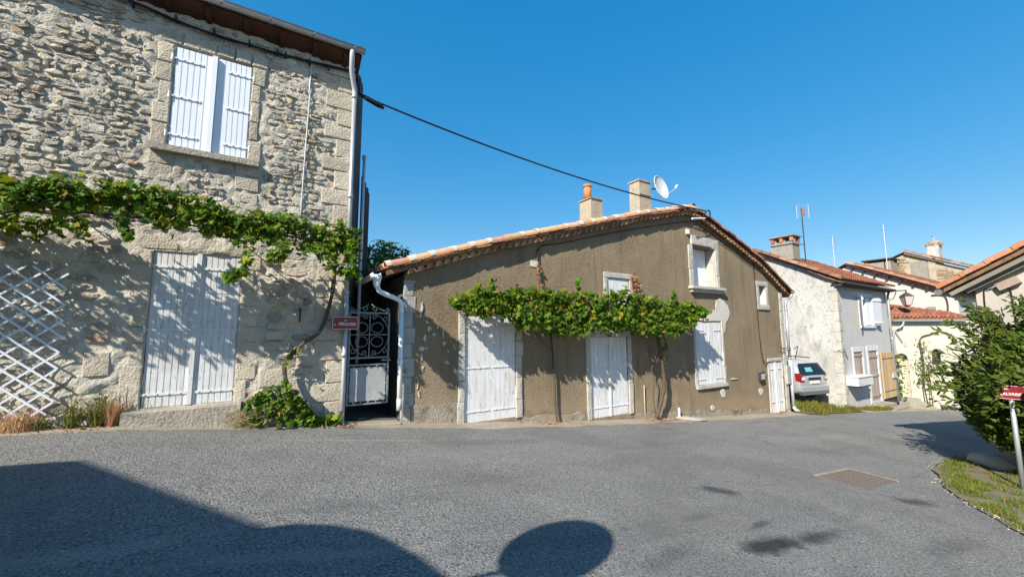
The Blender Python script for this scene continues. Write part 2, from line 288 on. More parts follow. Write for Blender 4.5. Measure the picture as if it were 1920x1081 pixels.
ALLEY = mat('grey_alley_render', (.16, .155, .15), .95, .1, c2=(.10, .098, .095), nscale=2, nfac=.5, bump=.8)
WWALL = mat('white_limewash', (.52, .51, .49), .93, .1, c2=(.40, .39, .37), nscale=.8, nfac=.4, layers=[((.24, .235, .23), 1.7, .52, .70, .75, (1, 1.6, .7)), ((.15, .148, .143), 8, .57, .68, .6), ((.20, .195, .19), 22, .56, .66, .5), ((.62, .61, .585), 5, .6, .7, .6)], bump=.8, bscale=10)
GREYW = mat('pale_grey_render', (.56, .55, .53), .93, .1, c2=(.49, .48, .465), nscale=.7, nfac=.4, layers=[((.44, .38, .29), 1.2, .6, .75, .5)], bump=.4, bscale=14)
CREAM = mat('cream_render', (.70, .655, .52), .93, .1, c2=(.60, .56, .44), nscale=1, nfac=.4, bump=.3, bscale=14)
WHITEW = mat('white_render', (.58, .56, .51), .93, .1, c2=(.50, .48, .43), nscale=.7, nfac=.4, layers=[((.42, .40, .36), 1.7, .58, .75, .5)], bump=.3, bscale=14)
FARST = mat('far_rubble', (.36, .29, .21), .95, .1, c2=(.26, .215, .165), nscale=2.5, nfac=.5, tint=True, layers=[((.17, .14, .11), 8, .55, .7, .6)], bump=1, bscale=9)
PINKW = mat('pinkish_render', (.50, .46, .41), .93, .1, c2=(.42, .385, .34), nscale=1, nfac=.4, bump=.4, bscale=14)
GREYBOARD = mat('grey_weathered_board', (.19, .17, .145), .9, .15, c2=(.28, .26, .225), nscale=4, nfac=.6, layers=[((.10, .09, .08), 20, .58, .7, .6)], bump=.5, bscale=30)
OLDWOOD = mat('weathered_brown_wood', (.32, .25, .21), .85, .15, c2=(.42, .34, .29), nscale=6, nfac=.6, layers=[((.12, .09, .07), 30, .58, .7, .6, (1, 1, .15))], vari=.15, bump=.5, bscale=30)
PINEW = mat('honey_pine', (.62, .43, .25), .65, .25, c2=(.52, .34, .19), nscale=3, nfac=.6, layers=[((.25, .14, .07), 18, .6, .72, .6, (1, 1, .12))], vari=.12, bump=.2, bscale=30)
GREYSH = mat('lilac_grey_shutter', (.52, .54, .60), .6, .3, vari=.05)
CAST = mat('rusty_cast_iron', (.15, .118, .104), .8, .3, .1, c2=(.20, .155, .13), nscale=14, nfac=.6, bump=.6, bscale=60)
GLASSD = mat('dark_glass', (.02, .035, .045), .05, .8, coat=.4)
CARP = mat('silver_paint', (.50, .515, .54), .32, .5, .45, coat=.5)
CARB = mat('car_black_trim', (.02, .02, .022), .55, .3)
TYRE = mat('tyre_rubber', (.015, .015, .015), .9, .2, bump=.3)
RIMM = mat('alloy_rim', (.35, .36, .38), .35, .5, .8)
LAMPR = mat('red_tail_lamp', (.24, .008, .01), .15, .6, coat=.6)
LAMPC = mat('clear_lamp', (.75, .62, .6), .15, .6, coat=.6)
STICK = mat('teal_window_card', (.12, .42, .42), .5, .3)
PEB = mat('pale_pebble', (.50, .45, .37), .9, .1, tint=True)
MIRR = mat('mirror_back', (.45, .46, .47), .5, .4)
MESHG = mat('dish_grey', (.58, .60, .62), .5, .4, layers=[((.36, .36, .36), 9, .56, .68, .5)])
GLASSC = mat('tinted_car_glass', (.012, .02, .028), .12, .35)
LGLASS = mat('lantern_glass', (.52, .46, .46), .3, .5)
BRICK = mat('chimney_brick', (.42, .16, .09), .9, .15, vari=.2, bump=.5)
rng = random.Random(7)

# ------------------------------------------------------------------ ground, road, pavement
def strip_mesh(xs, ylo, yhi, ny, lift, mtl, name, label=None, jitter=0.0, side=0.0):
    mb = MB(); rows = []
    for x in xs:
        a, b = ylo(x), yhi(x); rows.append([(x, a + (b - a) * j / ny) for j in range(ny + 1)])
    idx = {}
    for i, r in enumerate(rows):
        for j, (x, y) in enumerate(r):
            idx[i, j] = len(mb.v); mb.v.append((x, y, gz(x, y) + lift + (jitter * noise.noise(Vector((x * .8, y * .8, 3))))))
    for i in range(len(rows) - 1):
        for j in range(ny): mb.f.append((idx[i, j], idx[i + 1, j], idx[i + 1, j + 1], idx[i, j + 1])); mb.c.append(None); mb.mi.append(0)
    if side:
        for i in range(len(rows) - 1):
            a, b = Vector(mb.v[idx[i, 0]]), Vector(mb.v[idx[i + 1, 0]]); mb.face([a - Vector((0, 0, side)), b - Vector((0, 0, side)), b, a])
    o = mb.build(name, mtl, smooth=True); return tag(o, label, None, None, 'structure')
YLO = [(-30, -9), (5, -3), (6.5, 0), (7.5, 1.08), (8.9, 1.95), (10.7, 2.55), (12.5, 2.75), (16, 2.1), (24, .6), (34, -3), (45, -8)]
YHI = [(-30, 6.95), (-3, 6.86), (1.0, 6.95), (2.0, 6.9), (3.7, 6.72), (10, 6.8), (12.2, 6.7), (15.6, 6.75), (21.2, 6.5), (27, 5.9), (31, 3.8), (45, -3)]
def edge_lo(x): return lerp_tab(YLO, x) + (.07 * noise.noise(Vector((x * 2.3, 0, 0))) + .03 * noise.noise(Vector((x * 9, 2, 0)))) * (1 if 5 < x < 20 else 0)
def edge_hi(x): return lerp_tab(YHI, x) + .05 * noise.noise(Vector((x * 1.7, 9, 0))) + .02 * noise.noise(Vector((x * 8, 5, 0)))
fx = [-30 + i * 1.0 for i in range(27)] + [-3 + i * .25 for i in range(130)] + [29.5 + i for i in range(16)]
gxs = [-260, -160, -100, -60, -40, -25, -15, -10, -5] + [-3 + i * .5 for i in range(70)] + [34, 40, 50, 60, 90, 140, 200, 300]
strip_mesh(gxs, lambda x: -200, lambda x: 240, 110, -.03, SOIL, 'ground', 'dry bare earth ground around the houses')
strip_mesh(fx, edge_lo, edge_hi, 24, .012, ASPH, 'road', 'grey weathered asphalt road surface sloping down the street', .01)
def fxr(a, b, s): n = int((b - a) / s); return [a + (b - a) * i / n for i in range(n + 1)]
strip_mesh(fxr(-9, 1.0, .1), lambda x: edge_hi(x) - .05, lambda x: 7.25, 4, .022, CONC, 'pavement', 'dusty concrete strip along the foot of the stone house', .015, .03)
strip_mesh(fxr(1.0, 15.95, .1), lambda x: edge_hi(x) - .05 + .03 * math.sin(x * 3), lambda x: 7.4, 4, .024, CONC, 'pavement', 'pale concrete footway at the foot of the brown house', .012, .03)
strip_mesh(fxr(20.4, 31.0, .3), lambda x: edge_hi(x) - .05, lambda x: 7.3 if x < 26 else 7.3 - (x - 26) * .5, 4, .024, CONC, 'pavement', 'paved strip before the grey house', .02, .03)
# alley behind the gate
strip_mesh(fxr(1.05, 2.0, .2), lambda x: 7.28, lambda x: 14, 10, .06, ALLEY, 'path', 'dark concrete floor of the narrow alley')

# grass, weeds
def blades(mb, x, y, z, h, n, spread, width=.006, lean=.5, green=(.5, .5, .5)):
    for _ in range(n):
        a = rng.uniform(0, 6.283); rr = spread * math.sqrt(rng.random()); bx, by = x + rr * math.cos(a), y + rr * math.sin(a)
        hh = h * rng.uniform(.5, 1.1); l = rng.uniform(.1, lean) * hh; a2 = rng.uniform(0, 6.283); wd = width * rng.uniform(.7, 1.4)
        t = rng.uniform(.75, 1.3); c = (green[0] * t * rng.uniform(.8, 1.5), green[1] * t, green[2] * t)
        p0 = Vector((bx, by, z)); p1 = p0 + Vector((math.cos(a2) * l * .35, math.sin(a2) * l * .35, hh * .6)); p2 = p0 + Vector((math.cos(a2) * l, math.sin(a2) * l, hh))
        s = Vector((-math.sin(a2), math.cos(a2), 0)) * wd
        mb.face([p0 - s, p0 + s, p1 + s * .8, p1 - s * .8], c); mb.face([p1 - s * .8, p1 + s * .8, p2], c)
def on(x, y, l=0): return gz(x, y) + l
# verge sheet right
strip_mesh(fxr(5.6, 20, .2), lambda x: lerp_tab([(5, -6), (9, -2), (20, -1)], x), lambda x: edge_lo(x) + .12 * noise.noise(Vector((x * 5, 1, 1))) - .02, 10, .03, SOIL, 'verge', 'earth verge on the right of the road', .03)
g = MB()
for i in range(7000):
    x = rng.uniform(6.6, 13.5); y = edge_lo(x) - abs(rng.gauss(0, .65)) - .05
    if noise.noise(Vector((x * 2.2, y * 2.2, 0))) < -.10 or rng.random() > (edge_lo(x) - y) * 3.2: continue
    dr = rng.random() < .3
    blades(g, x, y, on(x, y, .02), rng.uniform(.03, .11) * (.5 + 1.2 * abs(noise.noise(Vector((x, y, 2))))+.02), 4, .06, .004, 1.1, (.85, .60, .6) if dr and i % 2 else (.48, .56, .40))
tag(g.build('grass', GRASS), 'short patchy grass on the verge beside the sign', 'grass', kind='stuff')
g = MB()
for i in range(2600):
    x = rng.uniform(16.0, 23.5); y = 6.55 + abs(rng.gauss(0, .75)) if x < 20.2 else rng.uniform(6.55, 6.95)
    if y > 9.5: continue
    if noise.noise(Vector((x * .9, y * 1.3, 5))) < -.2: continue
    blades(g, x, y, on(x, y, .02 + .06 * max(0, min(1, (y - 6.6)))), rng.uniform(.06, .22) * (1.3 if x < 20 else .7), 5, .08, .010, .7, (.62, .52, .45))
tag(g.build('grass', GRASS), 'rough yellowing grass behind the silver car and along the white house', 'grass', kind='stuff')
strip_mesh(fxr(15.95, 20.4, .25), lambda x: edge_hi(x), lambda x: 12, 16, .03, SOIL, 'yard', 'earth yard between the brown house and the white house', .03)
# pebbles and litter by the road edges
g = MB()
def pebble(mb, x, y, z, r, c):
    n = 6; ring = [(x + r * math.cos(k * 6.283 / n + r * 90) * rng.uniform(.7, 1.2), y + r * math.sin(k * 6.283 / n + r * 90) * rng.uniform(.6, 1.1), z) for k in range(n)]
    topp = (x, y, z + r * .6); nn = len(mb.v)
    mb.add(ring + [topp], [(i, (i + 1) % n, n) for i in range(n)], c)
for i in range(420):
    x = rng.uniform(6.6, 12.5); y = edge_lo(x) + rng.gauss(-.06, .07); t = rng.uniform(.25, .55); pebble(g, x, y, on(x, y, .02), rng.uniform(.005, .017), (t, t * .97, t * .92))
for i in range(180):
    x = rng.uniform(-3, 15); y = edge_hi(x) + rng.uniform(0, .3); t = rng.uniform(.25, .6); pebble(g, x, y, on(x, y, .03), rng.uniform(.005, .018), (t, t * .93, t * .85))
tag(g.build('gravel', PEB), 'pale pebbles and grit scattered along the road edges', 'gravel', kind='stuff')

# manhole
mh = thing('manhole_cover', 'rusty rectangular cast iron drain cover set in the asphalt', 'drain cover', (8.15, 2.82, on(8.15, 2.82)))
sl_ = (gz(8.6, 2.8) - gz(7.6, 2.8))
def gp(x, y, l): return (x, y, on(x, y, l))
A0, A1 = (7.56, 3.06), (8.74, 2.54)
def cover_quad(mb, x0, x1, y0, y1, h0, h1):
    v = [gp(x0, y0, h0), gp(x1, y0, h0), gp(x1, y1, h0), gp(x0, y1, h0), gp(x0, y0, h1), gp(x1, y0, h1), gp(x1, y1, h1), gp(x0, y1, h1)]
    mb.add(v, [(4, 5, 6, 7), (0, 1, 5, 4), (1, 2, 6, 5), (2, 3, 7, 6), (3, 0, 4, 7)])
q = MB(); cover_quad(q, 7.55, 8.75, 2.50, 3.10, .0, .020); q.build('plate', CAST, mh)
q = MB()
for i in range(15):
    for j in range(7):
        x = 7.62 + i * .075; y = 2.56 + j * .078; o_ = .016 if (i + j) % 2 else .0
        cover_quad(q, x + (0 if o_ else .02), x + (.055 if o_ else .035), y + (.02 if o_ else 0), y + (.035 if o_ else .055), .020, .027)
tag(q.build('stud', CAST, mh), kind='stuff')
q = MB(); cover_quad(q, 7.52, 8.80, 3.10, 3.15, .0, .024); cover_quad(q, 8.755, 8.79, 2.48, 3.10, .0, .024); q.build('frame', CONC, mh)

# ------------------------------------------------------------------ wall builder
def wall_grid(mb, x0, x1, zb, top, y, holes, step, amp=0.0, nsc=2.5, c=None, amp2=0.0, mif=None):
    xs = set([round(x0, 4), round(x1, 4)] + [round(v, 4) for h in holes for v in h[:2]])
    n = int((x1 - x0) / step)
    for i in range(1, n):
        x = x0 + (x1 - x0) * i / n
        if all(abs(x - e) > step * .35 for e in xs): xs.add(round(x, 4))
    xs = sorted(xs); zt = max(top(x) for x in xs)
    zs = set([round(zb, 4), round(zt, 4)] + [round(v, 4) for h in holes for v in h[2:4]]); n = max(1, int((zt - zb) / step))
    base_zs = list(zs)
    for i in range(1, n):
        z = zb + (zt - zb) * i / n
        if all(abs(z - e) > step * .35 for e in base_zs): zs.add(round(z, 4))
    zs = sorted(zs)
    hx = set(round(v, 4) for h in holes for v in h[:2]); hz = set(round(v, 4) for h in holes for v in h[2:4])
    ids = {}
    def vid(i, j):
        if (i, j) in ids: return ids[i, j]
        x = xs[i]; z = min(zs[j], top(x)); yy = y
        edge = any(h[0] - .001 <= x <= h[1] + .001 and h[2] - .001 <= z <= h[3] + .001 for h in holes)
        if amp and not edge: yy += amp * noise.noise(Vector((x * nsc, z * nsc, 1.3))) + amp2 * noise.noise(Vector((x * 9, z * 12, 4.3)))
        ids[i, j] = len(mb.v); mb.v.append((x, yy, z)); return ids[i, j]
    for i in range(len(xs) - 1):
        xm = (xs[i] + xs[i + 1]) / 2
        for j in range(len(zs) - 1):
            zm = (zs[j] + zs[j + 1]) / 2
            if zs[j] >= max(top(xs[i]), top(xs[i + 1])) - 1e-6: continue
            if any(h[0] < xm < h[1] and h[2] < zm < h[3] for h in holes): continue
            mb.f.append((vid(i, j), vid(i + 1, j), vid(i + 1, j + 1), vid(i, j + 1))); mb.c.append(c); mb.mi.append(mif(xm, zm) if mif else 0)
    for h in holes:                                    # reveals
        d = h[4] if len(h) > 4 else .12
        a, b, c0, d0 = h[:4]
        mb.face([(a, y, c0), (a, y + d, c0), (a, y + d, d0), (a, y, d0)], c); mb.face([(b, y, c0), (b, y, d0), (b, y + d, d0), (b, y + d, c0)], c)
        mb.face([(a, y, d0), (a, y + d, d0), (b, y + d, d0), (b, y, d0)], c); mb.face([(a, y, c0), (b, y, c0), (b, y + d, c0), (a, y + d, c0)], c)

def planks(door, x0, x1, z0, z1, y, n, m_, thick=.022, gap=.008, topf=None, v=.0):
    w_ = (x1 - x0) / n
    me = None
    for i in range(n):
        a = x0 + i * w_ + gap / 2; b = x0 + (i + 1) * w_ - gap / 2; dy = rng.uniform(-.0015, .0015); e = .004
        mb = MB(); zt = z1 if topf is None else topf((a + b) / 2)
        yb, yf = y + thick, y + dy
        vv = [(a, yb, z0), (b, yb, z0), (b, yb, zt), (a, yb, zt), (a + e, yf, z0), (b - e, yf, z0), (b - e, yf, zt), (a + e, yf, zt)]
        mb.add(vv, [(4, 5, 6, 7), (0, 4, 7, 3), (5, 1, 2, 6), (7, 6, 2, 3), (0, 1, 5, 4)])
        mb.build('plank', m_, door)
def strap(door, xa, xb, z, y, m_, ball=True, h=.032, dz=0):
    mb = MB(); mb.obox((xa, y - .008, z), (xb, y - .008, z + dz), .008, h, (0, 0, 1))
    for k in range(4):
        t = (k + .5) / 4; mb.box(xa + (xb - xa) * t - .009, xa + (xb - xa) * t + .009, y - .020, y - .010, z - .009, z + .009)
    s = 1 if xa > xb else -1
    if ball: mb.tube([(xa, y - .018, z - .045), (xa, y - .018, z + .045)], .014, 8)
    mb.build('hinge', m_, door)

# ------------------------------------------------------------------ LEFT STONE HOUSE
Wy = 7.17
lh = thing('stone_house', 'tall rubble stone house with white shutters and a vine, at the left', 'house', (1.02, Wy, .1))
door_h = (-1.47, -.45, .58, 2.72, .05); win_h = (-1.43, -.49, 4.22, 5.78, .10)
mb = MB(); wall_grid(mb, -9.5, 1.04, -.4, lambda x: 6.32, Wy, [door_h, win_h], .045, .03, 1.6, amp2=.04, mif=lambda x, z: 1 if z < 2.98 + .10 * noise.noise(Vector((x * 1.5, 0, 0))) + .05 * noise.noise(Vector((x * 7, 3, 0))) and not (x > -.30 + .1 * noise.noise(Vector((z * 3, 8, 0))) and z < 2.0) else 0)
mb.build('wall', [MORTAR, LIMEPL], lh, smooth=True)
mb = MB(); mb.face([(1.04, Wy, -.6), (1.36, 8.5, -.6), (1.36, 8.5, 7.0), (1.04, Wy, 6.30)]); mb.face([(1.36, 8.5, -.6), (1.36, 16, -.6), (1.36, 16, 6.5), (1.36, 12.5, 9.4), (1.36, 8.5, 7.0)])
mb.face([(-9.5, Wy, -.4), (-9.5, 16, -.4), (-9.5, 16, 6.3), (-9.5, Wy, 6.3)]); mb.face([(-9.5, 16, -.4), (1.55, 16, -.4), (1.55, 16, 6.3), (-9.5, 16, 6.3)])
mb.build('side_wall', ALLEY, lh)
# dark boards on the side wall, and a boarded lean-to deeper in the alley
def board(a, b, zb, zt, dx=.03):
    off = Vector((dx, -.01, 0)); mb = MB(); u = lambda z: Vector((0, 0, z))
    mb.add([a + off + u(zb), b + off + u(zb), b + off + u(zt), a + off + u(zt), a + u(zb), b + u(zb), b + u(zt), a + u(zt)], [(0, 1, 2, 3), (0, 3, 7, 4), (1, 5, 6, 2), (0, 4, 5, 1), (3, 2, 6, 7)]); mb.build('plank', DARKWOOD, lh)
for k in range(6):
    p0 = Vector((1.06, Wy + .10, 0)); d = (Vector((1.37, 8.5, 0)) - p0) / 6; board(p0 + d * k, p0 + d * (k + .95), 2.2, 6.26 + .10 * k)
for k in range(6):
    p0 = Vector((1.38, 8.2, 0)); d = (Vector((1.60, 8.62, 0)) - p0) / 6; board(p0 + d * k, p0 + d * (k + .95), 1.0, 4.72 - .05 * (k % 2) - .03 * k)

def stone_mesh(mb, cx, cz, w_, h, prot, y, c, n=8, rough=.30):
    ph = rng.uniform(0, .6); outl = []
    for k in range(n):
        t = 2 * math.pi * (k + ph + rng.uniform(-.28, .28)) / n; ct, st = math.cos(t), math.sin(t); p_ = rng.uniform(2.4, 5.0)
        rr = (abs(ct) ** p_ + abs(st) ** p_) ** (-1 / p_) * rng.uniform(1 - rough, 1.0)
        outl.append((ct * rr * w_ / 2, st * rr * h / 2))
    v = [(cx + a, y + .03, cz + b) for a, b in outl]; mb_sharp = rng.uniform(.75, .95)
    tl = rng.uniform(-.35, .35); tz = rng.uniform(-.3, .3)
    v += [(cx + a * .97, y - prot * rng.uniform(.45, .95), cz + b * .97) for a, b in outl]
    v += [(cx + a * .70 + rng.uniform(-.1, .1) * w_ * .3, y - prot * (1 + tl * a / (w_ / 2) + tz * b / (h / 2)) * rng.uniform(.65, 1.25), cz + b * rng.uniform(.55, .8)) for a, b in outl]
    v += [(cx, y - prot * rng.uniform(.95, 1.2), cz)]
    f = []
    for r_ in range(2):
        for k in range(n): k2 = (k + 1) % n; f.append((r_ * n + k, r_ * n + k2, (r_ + 1) * n + k2, (r_ + 1) * n + k))
    f += [(2 * n + k, 2 * n + (k + 1) % n, 3 * n) for k in range(n)]
    mb.add(v, f, c)
def block_mesh(mb, x0, x1, z0, z1, prot, y, c, e=.012):
    j = lambda s=.006: rng.uniform(-s, s)
    o = [(x0 + j(), z0 + j()), (x1 + j(), z0 + j()), (x1 + j(), z1 + j()), (x0 + j(), z1 + j())]
    mx, mz = (x0 + x1) / 2, (z0 + z1) / 2
    v = [(a, y + .03, b) for a, b in o] + [(a, y - prot * .6, b) for a, b in o] + [(a + (e if a < mx else -e), y - prot + j(.003), b + (e if b < mz else -e)) for a, b in o] + [(mx + j(.03), y - prot - .006 + j(.004), mz + j(.02))]
    f = [(0, 1, 5, 4), (1, 2, 6, 5), (2, 3, 7, 6), (3, 0, 4, 7), (4, 5, 9, 8), (5, 6, 10, 9), (6, 7, 11, 10), (7, 4, 8, 11), (8, 9, 12), (9, 10, 12), (10, 11, 12), (11, 8, 12)]
    mb.add(v, f, c)
def tint_stone(z, warm=0.0):
    t = rng.uniform(.36, .64); r = rng.random()
    if r < .02: return (.46, .36 , .29)          # rusty stone
    if r < .12: return (.56, .51, .41)           # yellowish
    if r < .22: return (t * .75, t * .72, t * .7)
    return (t * (1.02 + warm), t, t * (.97 - warm))
placed = []     # rectangles taken by dressed blocks
def dressed(x0, x1, z0, z1, prot=.022, c=None):
    t = rng.uniform(.42, .58); c = c or (t, t * .985, t * .95); g_ = .007
    mb = MB(); block_mesh(mb, x0 + g_, x1 - g_, z0 + g_, z1 - g_, prot, Wy, c); mb.build('stone', DRESS, lh)
    placed.append((x0, x1, z0, z1))
# upper window surround
z = 4.22
for h in (.34, .30, .33, .29, .30):
    dressed(-1.43 - rng.choice([.15, .20]), -1.435, z, z + h); dressed(-.485, -.485 + rng.choice([.13, .19]), z, z + h); z += h
xs_ = [-1.66, -1.36, -1.15, -.95, -.72, -.50, -.28]
for a, b in zip(xs_, xs_[1:]): dressed(a, b, 5.79, 5.79 + rng.uniform(.17, .22))
# column of flat blocks under window and beside it
z = 3.1
for h in (.2, .22, .19, .24, .2):
    dressed(-1.62, -1.34, z, z + h, .018); dressed(-.62, -.30, z + .03, z + h, .018) if z < 4.0 else None; z += h
# quoins at the right corner
z = .15; k = 0
while z < 6.2:
    h = rng.uniform(.24, .36); w_ = .46 if k % 2 else .27
    if z + h > 6.24: h = 6.24 - z
    if h > .08:
        mb = MB(); t = rng.uniform(.44, .6); block_mesh(mb, 1.04 - w_, 1.045, z + .006, z + h - .006, .025, Wy, (t, t * .98, t * .94)); mb.build('stone', DRESS, lh); placed.append((1.04 - w_, 1.045, z, z + h))
    z += h; k += 1
# door jambs and lintel
z = .56
for h in (.32, .26, .30, .22, .31, .25, .30, .2):
    if z + h > 2.78: break
    a = rng.choice([.17, .26, .22]); b = rng.choice([.16, .27, .24]); dressed(-1.475 - a, -1.475, z, z + h, .012, (.58, .57, .55)); dressed(-.445, -.445 + b, z, z + h, .012, (.6, .585, .56)); z += h
for a, b in ((-1.66, -1.2), (-1.2, -.72), (-.72, -.25)): dressed(a, b, 2.735, 2.94, .008)
# long weathered blocks low on the wall
for (a, b, c0, d0) in ((-.15, .22, .75, 1.02), (.24, .55, .50, .86), (-.12, .25, 1.30, 1.44), (-.10, .16, 1.46, 1.60), (-2.05, -1.78, 1.02, 1.34), (-2.1, -1.8, .52, .78), (.34, .62, 1.05, 1.22), (.28, .58, .92, 1.03), (-.08, .22, 1.62, 1.72)):
    dressed(a, b, c0, d0, .03)
nostone = [(-1.49, -.43, -1, 2.76), (-1.45, -.47, 4.1, 5.82)]
stones = []
z = .12
while z < 6.22:
    upper = z > 3.0
    h = rng.choice([rng.uniform(.035, .06), rng.uniform(.05, .085), rng.uniform(.07, .11)]) if upper else rng.uniform(.09, .17)
    x = -6.5 + rng.uniform(0, .1)
    while x < 1.0:
        w_ = rng.uniform(.05, .21) if upper else rng.uniform(.12, .36)
        if rng.random() < .12 and upper: w_ *= 1.5
        x0, x1 = x, x + w_; z0, z1 = z + rng.uniform(-.012, .012), z + h + rng.uniform(-.012, .02)
        x = x1 + rng.uniform(.004, .02)
        if any(x0 < b + .002 and x1 > a - .002 and z0 < d + .002 and z1 > c - .002 for a, b, c, d in nostone + placed): continue
        right = x0 > -.3 and z < 2.4
        if not upper and not right and rng.random() < .40: continue
        if upper: pr = rng.uniform(.008, .040)
        elif right: pr = rng.uniform(.02, .06)
        else: pr = rng.uniform(.004, .022)
        stones.append((x0, x1, z0, z1, pr, upper or right))
    z += h + rng.uniform(.004, .016)
vis = [s for s in stones if s[0] > -2.9]
vis.sort(key=lambda s: -(s[1] - s[0]) * (s[3] - s[2]) * (1.5 if s[0] > -2 else 1))
n_ind = 300 - len(placed)
ind = set(id(s) for s in vis[:n_ind])
rest = MB()
for s in stones:
    x0, x1, z0, z1, pr, big = s
    one = id(s) in ind; mb = MB() if one else rest
    c = tint_stone(z0, .03 if z0 < 2.5 else 0)
    stone_mesh(mb, (x0 + x1) / 2, (z0 + z1) / 2, (x1 - x0) * 1.04, (z1 - z0) * 1.06, pr, Wy, c)
    if one: mb.build('stone', STONE, lh)
tag(rest.build('rubble', STONE, lh), kind='stuff')
# roof edge: soffit, fascia, gutter, tiles
GY = 6.90
mb = MB(); mb.face([(-9.7, Wy + .05, 6.27), (1.10, Wy + .05, 6.27), (1.10, GY + .02, 6.40), (-9.7, GY + .02, 6.40)]); mb.face([(-9.7, GY + .02, 6.40), (1.10, GY + .02, 6.40), (1.10, GY + .02, 6.52), (-9.7, GY + .02, 6.52)])
mb.face([(1.10, Wy + .05, 6.27), (1.10, Wy + 4, 7.9), (1.10, GY + .02, 6.52), (1.10, GY + .02, 6.40)])
mb.build('soffit', REDWOOD, lh)
for k in range(22):
    x = .85 - k * .48; mb = MB(); mb.obox((x, Wy + .02, 6.30), (x, GY + .03, 6.385), .07, .08); mb.build('rafter', REDWOOD, lh)
mb = MB(); mb.face([(-9.7, GY, 6.53), (1.12, GY, 6.53), (1.38, 12.5, 9.6), (-9.7, 12.5, 9.6)]); mb.face([(-9.7, 18, 6.5), (1.38, 18, 6.5), (1.38, 12.5, 9.6), (-9.7, 12.5, 9.6)])
rf = mb.build('roof', TILEOLD, lh)
def half_pipe(mb, p0, p1, r, upv, concave_up=True, th=.004, n=8, c=None, r1=None, a0=0, a1=180):
    p0, p1 = Vector(p0), Vector(p1); d = (p1 - p0).normalized(); u = Vector(upv); u = (u - d * u.dot(d)).normalized(); a = d.cross(u); sgn = -1 if concave_up else 1
    r1 = r if r1 is None else r1; vs = []
    for (p, q) in ((p0, r), (p1, r1)):
        for rr in (q, q - th):
            for k in range(n + 1):
                t = R(a0 + (a1 - a0) * k / n); vs.append(p + a * math.cos(t) * rr + u * math.sin(t) * rr * sgn)
    m_ = n + 1; f = []
    for k in range(n):
        f.append((k, k + 1, 2 * m_ + k + 1, 2 * m_ + k)); f.append((m_ + k + 1, m_ + k, 3 * m_ + k, 3 * m_ + k + 1))
        f.append((k, m_ + k, m_ + k + 1, k + 1)); f.append((2 * m_ + k, 2 * m_ + k + 1, 3 * m_ + k + 1, 3 * m_ + k))
    f.append((0, 2 * m_, 3 * m_, m_)); f.append((n, m_ + n, 3 * m_ + n, 2 * m_ + n))
    mb.add(vs, f, c)
gut = MB(); half_pipe(gut, (-9.6, GY - .04, 6.47), (1.14, GY - .04, 6.47), .065, (0, 0, 1), True, .005, 10)
gut.tube([(-9.6, GY - .105, 6.472), (1.14, GY - .105, 6.472)], .009, 6)
g_o = gut.build('gutter', ZINC, lh, smooth=True)
for k in range(9):
    x = .95 - k * .62; mb = MB(); half_pipe(mb, (x, GY - .04, 6.47), (x + .025, GY - .04, 6.47), .070, (0, 0, 1), True, .005, 10); mb.build('gutter_joint', ZINC, g_o)
for k in range(24):     # tile ends above the gutter and along the side verge
    t = k / 24; mb = MB(); a = Vector((1.08, GY + .12, 6.58)).lerp(Vector((1.36, 12.5, 9.64)), t); b = Vector((1.08, GY + .12, 6.58)).lerp(Vector((1.36, 12.5, 9.64)), t + .055)
    half_pipe(mb, a, b, .07, (0, 0, 1), False, .012, 6); mb.build('tile', TILEOLD, lh)
# swan neck and downpipe
dp = thing('downpipe', 'pale grey downpipe with a swan neck on the stone house corner', 'downpipe', (1.03, 7.05, .1))
path = smooth_path([(.93, GY - .04, 6.42), (.93, GY - .04, 6.30), (.95, 6.96, 6.08), (1.02, 7.08, 5.85), (1.03, 7.10, 5.70)], 5)
MB().tube(path, .040, 10).build('elbow', PIPEW, dp, True)
MB().tube([(1.03, 7.10, 5.72), (1.03, 7.10, 2.2)], .036, 10).build('pipe', PIPEZ, dp, True)
MB().tube([(1.035, 7.10, 2.24), (1.04, 7.10, .10)], .033, 10).build('pipe', PIPEW, dp, True)
for z in (5.72, 3.9, 2.24, 1.2): MB().tube([(1.03, 7.10, z - .03), (1.03, 7.10, z + .03)], .046, 10).build('collar', PIPEZ, dp, True)
dp2 = thing('downpipe', 'thin pale pipe on the alley side wall behind the stone house corner', 'downpipe', (1.28, 8.0, 1.0))
MB().tube([(1.36, 7.82, 5.0), (1.36, 7.82, 1.0)], .03, 8).build('pipe', PIPEW, dp2, True)
for z in (4.95, 3.2): MB().tube([(1.36, 7.82, z - .03), (1.36, 7.82, z + .03)], .04, 8).build('collar', PIPEZ, dp2, True)
# upper window shutters
wn = MB().box(-1.43, -.49, Wy + .10, Wy + .12, 4.22, 5.78).build('window', WPAINT2, lh)
for (a, b, s) in ((-1.425, -.955, 0), (-.925, -.495, 1)):
    sh = MB().box(a, b, Wy + .007, Wy + .04, 4.235, 5.765).build('shutter', WPAINT2, wn)
def planks_sub(name, parent, x0, x1, z0, z1, y, n, m_, gap=.0035):
    w_ = (x1 - x0) / n
    for i in range(n):
        a = x0 + i * w_ + gap / 2; b = x0 + (i + 1) * w_ - gap / 2; e = .004
        mb = MB(); mb.add([(a, y + .02, z0), (b, y + .02, z0), (b, y + .02, z1), (a, y + .02, z1), (a + e, y, z0), (b - e, y, z0), (b - e, y, z1), (a + e, y, z1)],
                          [(4, 5, 6, 7), (0, 4, 7, 3), (5, 1, 2, 6), (7, 6, 2, 3), (0, 1, 5, 4)]); mb.build(name, m_, parent)
planks_sub('plank', wn, -1.42, -.99, 4.24, 5.76, Wy + .0, 6, WPAINT2)
planks_sub('plank', wn, -.90, -.50, 4.24, 5.76, Wy + .0, 6, WPAINT2)
